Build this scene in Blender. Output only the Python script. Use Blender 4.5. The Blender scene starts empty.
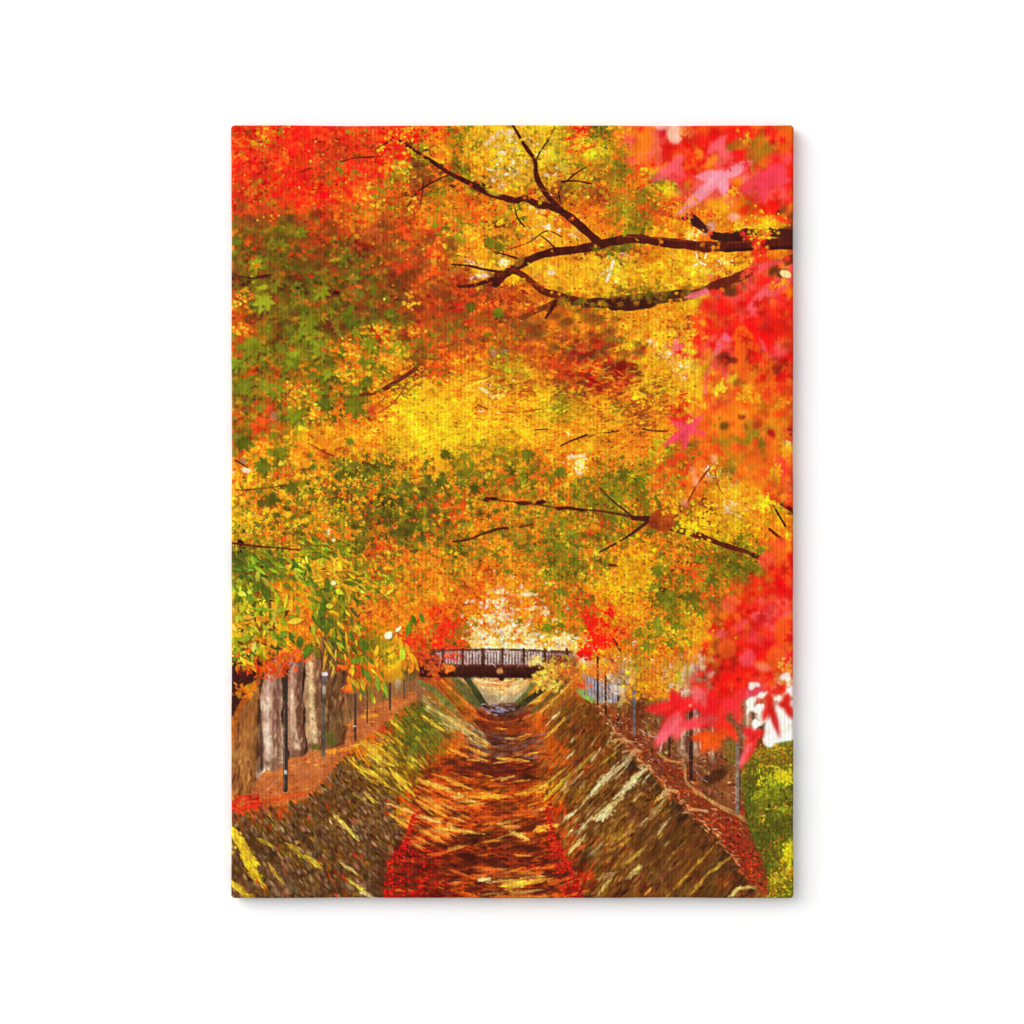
# A stretched canvas print (autumn maple canal) hanging on a white wall.
import bpy, math
import numpy as np

rng = np.random.default_rng(11)
S = 1.5                       # print resolution: colour samples per picture pixel
X0, Y0, X1, Y1 = 226, 120, 800, 904
W, H = int((X1 - X0) * S), int((Y1 - Y0) * S)

PAL = {  # printing inks, as sRGB
 'R': (252, 26, 16), 'r': (248, 76, 20), 'o': (250, 126, 20), 'a': (252, 160, 22), 'y': (254, 186, 26),
 'Y': (252, 206, 28), 'G': (128, 126, 20), 'g': (172, 142, 22), 'd': (86, 88, 18), 'b': (134, 66, 20),
 'k': (58, 22, 14), 'p': (252, 84, 74), 'w': (255, 240, 190), 't': (184, 134, 96), 'l': (200, 200, 26),
 'm': (158, 20, 14), 'u': (192, 78, 20), 's': (128, 98, 72), 'c': (116, 78, 26)}

GRID = """
Ru yR Rg Rr rR rR rg rR Ry oR oR Go yY yw Yw Yy Yg Ro dG oy po Rp wo Rr Rr Rr Ro or or
Ro gR rR Rr rR rb rb Rr Rl gk oy oG yY Yw yg Yw lY Yr lY go op pR Ro Ro pR Rp go Rp Rr
Rr Rm ro Rr rb rG Rr oR gl bG uo Gk oy gw wy yg gw oG gy Go or yp pR oR pw pp Rp pR Rp
uR gr rR Rr Ro rR ro gG uo bu Go ou gk oy go ob ub go bu go oG Gy lR pR pw oR pR pR or
rm ru ur or rR ro og ou ug ou go go ro Go Gy ow uk oa ou gG Go ur yr ro oy og oR rR bo
Gu Gr gG Gr ur ru uo uo ur ro rG Gy yo Gm Go yw aw aw oa go Gg oy yo oy ao or yR ya kb
Go Gb Gu Gr ub Gg mb ur ug ru ro Go ao gG oa yo ya ab ab Gb ob ao ya oa oa oa rR ao oR
Gu Gr Gg Gk uG Gu dG gu rR ur ro uo aw ya ya yw ya ya yw yw ya ya ya yw yw yb pr Rb wo
uk lG gG Gk gk od Gu gu ub ou um um ub mb om ua ya yo ya yb aG aG ao oy pR bR pR pr oR
ou lb Gg Gg go Gd Gb Gg ug um ur Rb or om uo ua oa oa go gy ao oa oy yr Rr Rp pR Rr Rr
ro og Gb Gg Gb uo Gu Ry Gy ru Gu Gu uo ou Gu uo oa oa ou oy ay ay ob Rr Rp Rr RR Rr or
rG Gg Gb Gg Gg Go yo Gg Gy Gu uo uo ou Gu ou uo ob uo oR oG ya yw py Ry pr bR RR pR RR
Gg br go Go Gg yo yo yG yo bo rG yo oy ul yl ou ru oR ym um ya ya yw yw pr bo oR Rm RR
Gg Gg uo Gg Go Gy Gg yo yb yG ay yo yw yu ua ya bg ub om uo yY gb ya yY pr Yr yr oR rR
gu ur ug gy dg od Gr ou Yy Yy Yy ya oa oa ao ag gG ga au Go ub ua Ro oy ro oa or or og
Gu ru ug yg ay ao ao oa yY Yy YY Yg Ya ya ay ya ao ao ab oa ob ao or or og ob og go mo
Gr yr Gy yo ao au ao yo gy yl Yy yG yG gG ag oa oa ya ao oa oa lg Gr ro og oG oG or yw
oy Gy Gr oa yo dG Gg dG ay yo ya Ga Ga Go Gg oG oa ya Go Go Gl lo rG or gw oG og yr rR
by oG oG Gg gG db od yd dg gd Gd Ga Go Go Ga oG oG Go Gg Gg Gg oG og ou ya yo oy rk Rr
yg yo yo oG gy dg og dG dg dr dr ro oG oa oG Ga oG Ga Gb Gg Go oy oG yb ya yw ao ly ob
yG Gy yb Gd oG og Gd ob do dG Go Go oa oa Go oG Gg Go Gu Gg oG oG Go yb yY yG oa ay or
Gk Gg Gk ya Gl Gg dg or ou oG oG Gd oG oa Gg oG Gg Gg Go yo ao oG oG Go Gg Gb Go or Rr
Gk Gk Gg yl yo yb gG ug lG oG oy gG ou oG ao Gg Gg oG Go ya ya Gg ob rG Gg Gd Gg rR RR
lG Gk Go yG Gl yl yg Gg og oG oy ou or ow aw Go oG oG ya ya yG dG Go Gr oG ro rR RR Rr
gy kY yk oy or Gd ob ur oa oa or ou ao ow ao ow Go Gr ro oa oy Go Gg oy ob rR pR pR or
yk bG yo oy yo rG Gg go ao oG rR rG ow aw ow aG go oG oR oR go Gy yg yo uR Ro Rp pR or
lG lo ou Go Gr gb uG gG yG Gr rR rd wo wy wo wy wy yw oy og oG yo oG oy ub Rr RR Rp oR
bk ob rt rb tb tk rb og yG rb rk ow sw sw sw sw yo yw ot wb yb ow gt tw mR RR rR or oR
mk bt tb tk tw ts bt ob Gt tb ou cG gs os os oy co ou gs sw bo oy wy pR RR Rr pR wR ww
bo ts kt ts tb dt bu uo uo cg gs oc om ks sk ou gc cc cb cu bk bt bt ts kt tt bt tw ww
bo ts tt tb ts db uo ru uG cG Gs os us ub ub uo cc cb cb cc uc ub ut ts bt ts kc cg gc
bo ts tb tb tG ku oy gy cg cc Gu ao so ks us uo ou cc cu cc cs ut cu ru um ub cu cg yg
bu ts ku uo uo cs cg cg gc gc ur uo um bm bm bu ou uc cc cs cs cs rs us ru gu sg gG gy
kr ro ru or cs cs cc cg cg cr ou ao ao ua uo ao ya gc cc cs cs cu cs us ro ru ou Gg gG
ur us ub cs cs cc cc cs gr uo ao uo ou uo uo uo ru cc cs cs cs cg cs bo ru rm ro dG Gg
cs cb cg cs cs cg cs cs cs or oa uo uo ub ou uo uo cc cs gc cs cc cb bb rb rm rc Gg Gg
cc cs cs cg cg cs cc cs bm mr ur ub ob ub ub uo ur rc cs cs cg cb bb bb bb mm gd Gg gy
cc ss cr cs cs cr cg cc cb mm mu ub ub sb ru um ur rm cc cs cs cs bb bb cb rm mg gy yg
cc cr ss cc ss cr cs cg bm mm mm ou uo ou uo uo or mr cb cc cb bb cc bb bb br gy gy gy
"""
G = [[t for t in row.split()] for row in GRID.strip().splitlines()]
for _r in G:
    assert len(_r) == 29, len(_r)
NR = len(G)


def cellcol(x, y, pa=0.6, jit=7.0):
    i = int(np.clip((x + rng.normal(0, jit) - 230) / 20, 0, 28))
    j = int(np.clip((y + rng.normal(0, jit) - 120) / 20, 0, NR - 1))
    t = G[j][i]
    ch = t[0] if rng.random() < pa else t[1]
    if ch == 'w' and y < 300 and x > 640: ch = 'p' if x > redline(y) else 'a'
    if ch == 'w' and y < 600 and rng.random() < .78: ch = 'y'
    if ch == 'k' and y < 640 and rng.random() < .72: ch = 'bdu'[rng.integers(0, 3)]
    return vary(PAL[ch])


def vary(c, s=0.11, h=9):
    c = np.array(c, float)
    c = c * math.exp(rng.normal(0, s)) + np.array([rng.normal(0, h * .5), rng.normal(0, h), rng.normal(0, h * .5)])
    return np.clip(c, 4, 255)


# ---- the print, painted layer by layer -----------------------------------
base = np.zeros((NR, 29, 3))
for j in range(NR):
    for i in range(29):
        base[j, i] = 0.62 * np.array(PAL[G[j][i][0]]) + 0.38 * np.array(PAL[G[j][i][1]])
yy, xx = np.mgrid[0:H, 0:W]
gx = np.clip((xx / S + X0 - 240) / 20, 0, 27.999)
gy = np.clip((yy / S + Y0 - 130) / 20, 0, NR - 1.001)
i0, j0 = gx.astype(int), gy.astype(int)
fx, fy = (gx - i0)[..., None], (gy - j0)[..., None]
IMG = (base[j0, i0] * (1 - fx) * (1 - fy) + base[j0, i0 + 1] * fx * (1 - fy)
       + base[j0 + 1, i0] * (1 - fx) * fy + base[j0 + 1, i0 + 1] * fx * fy) * 0.93
del gx, gy, i0, j0, fx, fy


class Layer:
    def __init__(s, img=None):
        s.c = np.zeros((H, W, 3)) if img is None else img
        s.a = np.zeros((H, W)) if img is None else None

    def put(s, ya, xa, m, col):
        sl = (slice(ya, ya + m.shape[0]), slice(xa, xa + m.shape[1]))
        m3 = m[..., None]
        s.c[sl] = s.c[sl] * (1 - m3) + np.asarray(col) * m3
        if s.a is not None:
            s.a[sl] = s.a[sl] * (1 - m) + m

    def merge(s, low, blur=0):
        c, a = s.c, s.a
        if blur:
            c, a = gauss(c, blur * S), gauss(a[..., None], blur * S)[..., 0]
        low.c[:] = low.c * (1 - a[..., None]) + c


def gauss(arr, sg):
    n = max(1, int(sg * 3))
    k = np.exp(-np.arange(-n, n + 1) ** 2 / (2 * sg * sg)); k /= k.sum()
    out = arr
    for ax in (0, 1):
        pad = [(0, 0)] * 3; pad[ax] = (n, n)
        p = np.pad(out, pad, mode='edge')
        o = np.zeros_like(arr)
        for q, kv in enumerate(k):
            sl = [slice(None)] * 3; sl[ax] = slice(q, q + arr.shape[ax])
            o += kv * p[tuple(sl)]
        out = o
    return out


BG = Layer(IMG)


def patch(x, y, r):
    cx, cy, r = (x - X0) * S, (y - Y0) * S, r * S + 2
    xa, xb = max(0, int(cx - r)), min(W, int(cx + r) + 1)
    ya, yb = max(0, int(cy - r)), min(H, int(cy + r) + 1)
    if xb <= xa or yb <= ya:
        return None
    v, u = np.ogrid[ya:yb, xa:xb]
    return ya, xa, (u - cx) / S, (v - cy) / S


def blob(x, y, rx, ry=None, ang=0, col=(0, 0, 0), soft=.9, al=1.0, L=BG):
    ry = ry or rx
    q = patch(x, y, max(rx, ry) + soft)
    if q is None: return
    ya, xa, u, v = q
    c, s = math.cos(math.radians(ang)), math.sin(math.radians(ang))
    d = np.sqrt(((u * c + v * s) / rx) ** 2 + ((v * c - u * s) / ry) ** 2)
    L.put(ya, xa, np.clip((1 - d) * min(rx, ry) / soft + .5, 0, 1) * al, col)


def leaf(x, y, ln, w, ang, col, soft=.8, al=1.0, L=BG):
    """a pointed oval leaf"""
    q = patch(x, y, ln + soft)
    if q is None: return
    ya, xa, u, v = q
    c, s = math.cos(math.radians(ang)), math.sin(math.radians(ang))
    a = (u * c + v * s) / ln; b = (v * c - u * s)
    wd = w * np.clip(1 - a * a, 0, 1) ** .9 * (1 - .25 * a)
    L.put(ya, xa, np.clip((wd - np.abs(b)) / soft + .3, 0, 1) * (np.abs(a) < 1) * al, col)


def star(x, y, r, ang, col, soft=.9, al=1.0, sq=1.0, n=7, sharp=2.6, L=BG):
    """a lobed maple leaf"""
    q = patch(x, y, r + soft)
    if q is None: return
    ya, xa, u, v = q
    c, s = math.cos(math.radians(ang)), math.sin(math.radians(ang))
    p, t = u * c + v * s, (v * c - u * s) / sq
    th = np.arctan2(t, p); rr = np.sqrt(p * p + t * t)
    R = np.full(th.shape, .22)
    for k in range(n):
        f = (k - (n - 1) / 2)
        ca = f * 2 * math.pi / (n + .9)
        ll = 1 - .055 * abs(f) ** 2
        d = np.abs((th - ca + math.pi) % (2 * math.pi) - math.pi)
        R = np.maximum(R, ll * np.exp(-d * sharp) + .02)
    L.put(ya, xa, np.clip((R * r - rr) / soft + .4, 0, 1) * al, col)


def line(pts, w0, w1, col, soft=.8, al=1.0, L=BG, wob=.15, tex=True):
    pts = [np.array(p, float) for p in pts]
    fine = []
    n = len(pts)
    for k in range(n - 1):
        p0, p1, p2, p3 = pts[max(0, k - 1)], pts[k], pts[k + 1], pts[min(n - 1, k + 2)]
        m = max(2, int(np.hypot(*(p2 - p1)) / 3))
        for q in range(m):
            t = q / m
            fine.append(.5 * (2 * p1 + (p2 - p0) * t + (2 * p0 - 5 * p1 + 4 * p2 - p3) * t * t
                              + (3 * p1 - p0 - 3 * p2 + p3) * t ** 3))
    fine.append(pts[-1])
    N = len(fine)
    ph = rng.uniform(0, 6.28, 3)
    for k in range(N - 1):
        a, b = fine[k], fine[k + 1]
        w = (w0 + (w1 - w0) * k / max(1, N - 1)) / 2 * (1 + wob * (math.sin(k * .55 + ph[0]) + .7 * math.sin(k * 1.27 + ph[1])) * .6)
        mid = (a + b) / 2; h = np.hypot(*(b - a)) / 2
        q = patch(mid[0], mid[1], h + w + soft)
        if q is None: continue
        ya, xa, u, v = q
        d = (b - a) / (2 * h + 1e-6)
        t = np.clip(u * d[0] + v * d[1], -h, h)
        dist = np.sqrt((u - t * d[0]) ** 2 + (v - t * d[1]) ** 2)
        cc = vary(col, .07, 2) if tex else col
        L.put(ya, xa, np.clip((w - dist) / soft + .5, 0, 1) * al, cc)


def streak(x0, y0, x1, y1, w, col, soft=1.1, al=.95):
    """a patch of sunlit stones: tapered, broken into strands"""
    ln = math.hypot(x1 - x0, y1 - y0); ang = math.degrees(math.atan2(y1 - y0, x1 - x0))
    cx, cy = (x0 + x1) / 2, (y0 + y1) / 2
    leaf(cx, cy, ln * .54, w * .42, ang, np.array(col) * .97, 1.8, al * .85)
    n = int(ln * w / 5.5) + 4
    for _ in range(n):
        t = rng.uniform(-.56, .56); o = rng.normal(0, w * .27) * (1.1 - abs(t))
        a = math.radians(ang)
        leaf(cx + t * ln * math.cos(a) - o * math.sin(a), cy + t * ln * math.sin(a) + o * math.cos(a),
             rng.uniform(1.5, 4), rng.uniform(.4, max(.7, w * .15)), ang + rng.normal(0, 10), vary(col, .16, 12), 1.0, .8)


def retouch(n, rect, size, ang, sa, s=.18, al=.7, asp=.35, h=7, test=None):
    """fine strokes in the colour already there, lighter or darker: grain of real things"""
    for _ in range(n):
        x, y = rnd(rect)
        if test is not None and not test(x, y): continue
        c = BG.c[int(np.clip((y + rng.normal(0, 1) - Y0) * S, 0, H - 1)), int(np.clip((x + rng.normal(0, 1) - X0) * S, 0, W - 1))]
        l = rng.uniform(*size)
        leaf(x, y, l, max(.4, l * asp), ang + rng.normal(0, sa), vary(c, s, h), .8, al)


def inpoly(poly, pts):
    x, y = pts; r = np.zeros(np.shape(x), bool)
    n = len(poly)
    for k in range(n):
        xa, ya = poly[k]; xb, yb = poly[(k + 1) % n]
        if ya == yb: continue
        r ^= ((ya > y) != (yb > y)) & (x < (xb - xa) * (y - ya) / (yb - ya) + xa)
    return r


def poly(pts, col, al=1.0, soft=1.0, L=BG):
    xs, ys = [p[0] for p in pts], [p[1] for p in pts]
    xa, xb = max(0, int((min(xs) - X0) * S) - 3), min(W, int((max(xs) - X0) * S) + 4)
    ya, yb = max(0, int((min(ys) - Y0) * S) - 3), min(H, int((max(ys) - Y0) * S) + 4)
    v, u = np.mgrid[ya:yb, xa:xb]
    m = inpoly(pts, (u / S + X0, v / S + Y0)).astype(float)
    if soft: m = gauss(m[..., None], soft * .6 * S)[..., 0]
    L.put(ya, xa, m * al, col)


def redline(y):
    return np.interp(y, [120, 150, 200, 215, 235, 262, 290, 310, 330, 440, 470, 500, 540, 560, 600, 625, 690, 700, 720, 760],
                     [632, 638, 668, 735, 770, 765, 705, 690, 700, 690, 740, 780, 790, 778, 722, 706, 690, 700, 745, 790])


def rnd(rect):
    return rng.uniform(rect[0], rect[2]), rng.uniform(rect[1], rect[3])


# ---- foliage: three passes from broad to fine ----------------------------
def foliage(n, rect, size, kind, soft=.9, al=.95, test=None, pa=.6, jit=6, L=BG, sp=1.0):
    for _ in range(n):
        x, y = rnd(rect)
        if test is not None and not test(x, y): continue
        c = cellcol(x, y, pa, jit); r = rng.uniform(*size)
        if kind == 'dab' and soft <= 1.0 and rng.random() < .55:
            star(x, y, r * rng.uniform(1.3, 1.9), rng.uniform(20, 160), c, soft * .85, al, rng.uniform(.5, .9), rng.integers(4, 7), 2.2, L=L)
        elif kind == 'dab':
            blob(x, y, r * rng.uniform(.8, 1.6), r * rng.uniform(.45, .9), rng.uniform(-40, 40), c, soft, al, L)
        elif kind == 'star':
            star(x, y, r, rng.uniform(30, 150), c, soft, al, rng.uniform(.6, 1), rng.integers(5, 8), L=L)
        elif kind == 'leaf':
            leaf(x, y, r, r * rng.uniform(.28, .42), rng.uniform(25, 130), c, soft, al, L)


notred = lambda x, y: x < redline(y)
# soft undertone
foliage(2600, (228, 122, 796, 680), (5, 10), 'dab', 3, .6, jit=4)
# broad blurred leaves of the near crowns (upper left)
foliage(420, (228, 225, 440, 430), (7, 13), 'star', 1.8, .85, pa=.7, jit=5)
foliage(2600, (228, 122, 440, 440), (2.2, 5), 'dab', 1.4, .85)
foliage(800, (228, 122, 440, 440), (3.5, 7), 'star', 1.2, .85)
foliage(1500, (228, 122, 440, 300), (.9, 2.2), 'dab', .9, .9, pa=.5)
# the sunlit crowns in the middle
foliage(5200, (400, 122, 796, 350), (1.6, 4), 'dab', 1.0, .9, notred)
foliage(1300, (400, 122, 796, 350), (3, 6), 'star', 1.0, .85, notred)
foliage(4000, (228, 330, 796, 450), (1.5, 3.4), 'dab', .9, .9, notred)
foliage(4500, (400, 122, 796, 460), (.8, 1.8), 'dab', .8, .9, notred, pa=.5)
# green and amber band
foliage(4200, (228, 430, 796, 560), (1.6, 3.8), 'dab', .9, .9)
foliage(1900, (228, 425, 780, 600), (3.2, 6.5), 'star', 1.0, .88)
foliage(3600, (400, 540, 730, 660), (1.4, 3.2), 'dab', .8, .9, notred)
foliage(1500, (410, 530, 730, 655), (2.6, 5.5), 'star', .9, .85, notred)
foliage(5200, (228, 400, 770, 660), (.8, 1.9), 'dab', .8, .9, notred, pa=.5)
foliage(2600, (410, 390, 700, 660), (1.5, 3.2), 'star', .7, .9, notred, pa=.55)
foliage(1400, (228, 535, 425, 665), (2, 4), 'dab', .9, .9)
def zone(pts, cols, n, size, kind='star', soft=.9, al=.85, jit=5, v=.12, h=10, ang=None):
    xs, ys = [p[0] for p in pts], [p[1] for p in pts]
    for _ in range(n):
        x, y = rng.uniform(min(xs) - jit, max(xs) + jit), rng.uniform(min(ys) - jit, max(ys) + jit)
        if not inpoly(pts, (np.array(x + rng.normal(0, jit)), np.array(y + rng.normal(0, jit)))): continue
        c = vary(cols[rng.integers(0, len(cols))], v, h); r = rng.uniform(*size); a = rng.uniform(30, 150) if ang is None else rng.normal(*ang)
        if kind == 'star': star(x, y, r, a, c, soft, al, rng.uniform(.55, 1), rng.integers(5, 8))
        elif kind == 'leaf': leaf(x, y, r, r * rng.uniform(.2, .4), a, c, soft, al)
        elif soft < 1 and rng.random() < .6: star(x, y, r * 1.5, rng.uniform(20, 160), c, .75, al, rng.uniform(.5, .9), 5, 2.2)
        else: blob(x, y, r, r * rng.uniform(.45, .8), rng.uniform(-40, 40), c, soft, al)
def tint(pts, k, soft=8):
    v_, u_ = yy / S + Y0, xx / S + X0
    m = gauss(inpoly(pts, (u_, v_)).astype(float)[..., None], soft)
    BG.c *= 1 - m + m * np.array(k)

RUST = [(150, 70, 22), (118, 80, 22), (176, 78, 24), (104, 56, 20), (198, 92, 28), (132, 96, 24)]
GOLD = [(254, 190, 30), (252, 166, 26), (254, 206, 40), (250, 148, 24)]
OLIVE = [(110, 108, 22), (90, 92, 20), (138, 128, 26), (120, 118, 24)]
ORNG = [(250, 136, 26), (246, 112, 24), (252, 168, 34), (238, 90, 24)]
# golden openings between the boughs
zone([(480, 262), (540, 264), (640, 250), (700, 250), (765, 252), (748, 268), (700, 290), (620, 297), (560, 290), (530, 275)], GOLD, 900, (1.2, 3.6), 'dab', .9, .8, 3)
zone([(505, 206), (560, 214), (592, 240), (540, 250), (490, 264), (440, 270), (430, 240), (470, 225)], GOLD + ORNG[:1], 700, (1.2, 3.6), 'dab', .9, .8, 4)
zone([(600, 312), (700, 305), (710, 330), (700, 420), (660, 430), (640, 380), (600, 350)], GOLD, 1300, (1, 3), 'dab', .9, .75, 6)
zone([(470, 128), (600, 128), (610, 170), (580, 200), (540, 190), (500, 190), (450, 165)], GOLD[:3] + [(190, 150, 30), (232, 200, 40), (150, 130, 26)], 700, (1.2, 3.4), 'dab', .9, .7, 5)
# rust and olive shade of the middle distance, out of focus
zone([(232, 205), (300, 215), (400, 225), (450, 250), (480, 282), (560, 300), (610, 318), (650, 350), (640, 392), (600, 385), (560, 350), (500, 335), (430, 350), (400, 330), (330, 340), (232, 300)], RUST, 900, (4, 9), 'dab', 3, .5, 8)
zone([(232, 205), (300, 215), (400, 230), (450, 255), (480, 285), (560, 302), (610, 318), (650, 350), (640, 390), (600, 380), (560, 350), (500, 335), (430, 350), (400, 330), (330, 340), (232, 300)], RUST + [(226, 84, 26), (128, 128, 24)], 1300, (2, 5), 'star', 1.3, .65, 8)
zone([(560, 352), (590, 345), (640, 360), (640, 395), (600, 392), (575, 372)], [(150, 24, 16), (196, 40, 18), (110, 50, 22)], 160, (2, 6), 'dab', 1.6, .7, 5)
zone([(500, 370), (520, 362), (530, 385), (505, 388)], RUST, 40, (3, 6), 'dab', 2, .6, 4)
# bright red crown, top left
zone([(232, 126), (420, 126), (395, 175), (350, 215), (232, 200)], [(252, 28, 16), (250, 60, 18), (250, 84, 24), (252, 44, 18), (236, 100, 30)], 1100, (2, 5), 'star', 1.1, .75, 8)
# glowing golden centre
zone([(330, 440), (390, 398), (430, 375), (520, 372), (620, 388), (665, 420), (640, 470), (560, 462), (500, 442), (430, 452), (380, 456)], GOLD, 1900, (2, 6), 'leaf', 1.1, .6, 8, .07, 7, (-4, 22))
zone([(350, 425), (390, 405), (430, 382), (520, 378), (600, 400), (650, 430), (630, 455), (560, 450), (480, 440), (400, 448)], [(254, 206, 50), (254, 190, 36), (255, 222, 84)], 500, (1.2, 3), 'leaf', .8, .7, 6, .05, 8, (-4, 22))
zone([(385, 395), (440, 400), (480, 440), (420, 452), (385, 440)], [(254, 214, 30), (252, 204, 26), (250, 196, 30)], 600, (2, 5), 'leaf', 1.2, .65, 6, .05, 6, (-4, 20))
zone([(530, 395), (590, 388), (590, 410), (540, 420)], [(196, 176, 30), (220, 160, 30)], 90, (2, 5), 'leaf', 1.2, .6, 5, .08, 8, (-40, 15))
# olive belt across the middle, amber showing through
zone([(240, 500), (300, 462), (400, 452), (480, 462), (540, 456), (580, 486), (660, 476), (690, 505), (640, 540), (620, 560), (580, 590), (540, 565), (470, 548), (400, 560), (360, 560), (330, 525), (280, 525)], OLIVE, 1150, (3.5, 8), 'star', 1.0, .82, 9)
zone([(330, 470), (430, 462), (440, 540), (400, 555), (350, 530)], [(84, 88, 20), (70, 76, 22), (104, 104, 24)], 360, (3, 6.5), 'star', 1.1, .7, 8)
zone([(430, 552), (520, 548), (560, 600), (545, 628), (470, 600), (430, 620), (370, 600), (390, 570)], ORNG, 900, (1.8, 4.4), 'star', .9, .75, 6)
zone([(232, 480), (340, 450), (340, 500), (290, 535), (232, 545)], GOLD + OLIVE[:2], 420, (2, 5), 'dab', .9, .85, 5)
for _ in range(520):   # amber leaves strewn over the olive belt
    x, y = rnd((240, 455, 690, 590))
    n_ = rng.integers(2, 6); c_ = (GOLD + ORNG)[rng.integers(0, 8)]
    for q in range(n_): star(x + rng.normal(0, 3.5), y + rng.normal(0, 2.5), rng.uniform(2, 4.2), rng.uniform(20, 160), vary(c_, .08, 10), .7, .9, rng.uniform(.5, .95), 5, 2.2)
# small dark gaps and bright glints in the sunlit crowns
for _ in range(2400):
    x, y = rnd((300, 130, 770, 640))
    if not notred(x, y): continue
    c = cellcol(x, y, .6, 4)
    k = rng.random()
    if k < .62: c = c * np.array([.62, .42, .4])
    elif c[0] > 225 and c[1] > 110: c = c * .55 + np.array([255, 240, 150]) * .45
    else: continue
    blob(x, y, rng.uniform(.7, 1.9), rng.uniform(.4, .9), rng.uniform(-60, 60), c, .7, .8)

# hand-placed glints of sky between the leaves
for x, y, rx, ry, an, c in [
 (504, 263, 5, 4, 0, 'w'), (484, 276, 6, 2, -5, 'w'), (552, 273, 4, 2.6, 0, 'w'), (549, 227, 2.5, 3, 0, 'w'), (540, 233, 6, 3, 0, 'Y'),
 (488, 143, 4, 2, -40, 'w'), (510, 134, 3.5, 3, 0, 'w'), (512, 161, 4, 1.6, 40, 'w'), (547, 175, 3, 1.8, 0, 'w'), (493, 138, 2, 2, 0, 'w'),
 (486, 391, 3.2, 2, 30, 'w'), (481, 388, 2.5, 1.4, 30, 'w'), (572, 457, 5, 2, 0, 'w'), (581, 456, 4, 1.6, 0, 'w'), (581, 464, 4, 2.4, 60, 'w'), (580, 473, 3.6, 1.8, 0, 'w'),
 (569, 434, 2.2, 1.3, 50, 'w'), (246, 470, 5, 2.6, 10, 'w'), (233, 472, 2, 1, 0, 'w'), (243, 461, 3.5, 3, 0, 't'), (494, 353, 4, 3, 60, 't'), (505, 351, 4, 1.4, -15, 't'),
 (275, 416, 5, 4, 40, 't'), (290, 384, 2.2, 2, 0, 't'), (329, 532, 1.4, 4, 0, 'w'), (334, 540, 2, 1.5, 0, 'w')]:
    blob(x, y, rx, ry, an, np.array(PAL[c]) * .97, 1.4, .9)
for cx, cy, r, n in [(725, 262, 9, 26), (700, 262, 10, 8), (690, 235, 12, 10), (668, 352, 14, 30), (690, 365, 14, 30), (580, 463, 10, 40),
                     (500, 395, 24, 22), (505, 262, 8, 18), (510, 140, 26, 34), (545, 150, 26, 22), (700, 232, 12, 20), (765, 228, 16, 40), (727, 508, 12, 24)]:
    for _ in range(n):
        a, d = rng.uniform(0, 6.28), r * abs(rng.normal(0, .6))
        x, y = cx + d * math.cos(a), cy + .7 * d * math.sin(a)
        if rng.random() < .6: star(x, y, rng.uniform(1.5, 3.4), rng.uniform(0, 180), vary((255, 226, 90), .05, 14), .7, .85)
        else: blob(x, y, rng.uniform(.7, 1.6), rng.uniform(.6, 1.2), 0, vary((255, 244, 190), .03, 8), .7, .85)
# canopy glow of fine yellow leaves: flowing strands
for _ in range(900):
    x, y = rng.uniform(385, 690), rng.uniform(370, 450)
    yy_ = y + 8 * math.sin((x - 400) / 60)
    leaf(x, yy_, rng.uniform(2, 5), rng.uniform(.5, 1.1), rng.normal(-4, 18), cellcol(x, y, .7, 3), .7, .7)

# white sky low in the middle, seen through leaves
for x, y, rx, ry in [(500, 602, 8, 7), (508, 629, 8, 5), (489, 618, 6, 4), (481, 633, 12, 5), (477, 642, 13, 6), (498, 643, 16, 5), (533, 638, 13, 7), (518, 647, 24, 4),
                     (557, 641, 7, 6), (568, 637, 7, 5), (528, 594, 9, 3), (523, 630, 6, 4), (545, 612, 3, 2), (498, 592, 3, 4), (560, 648, 9, 3)]:
    for _ in range(int(rx * ry * .55) + 4):
        a, d = rng.uniform(0, 6.28), abs(rng.normal(0, .55))
        blob(x + rx * d * math.cos(a), y + ry * d * math.sin(a), rng.uniform(1, 3.2), rng.uniform(.8, 1.8), rng.uniform(-50, 20), vary([(255, 248, 216), (255, 232, 150), (255, 214, 100)][rng.integers(0, 3)], .03, 6), .9, .85)
for _ in range(230):
    x, y = rng.uniform(462, 580), rng.uniform(582, 646)
    star(x, y, rng.uniform(1.5, 3.6), rng.uniform(0, 180), vary(PAL['oayrw'[rng.integers(0, 5)]], .08, 12), .7, .8)

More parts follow.
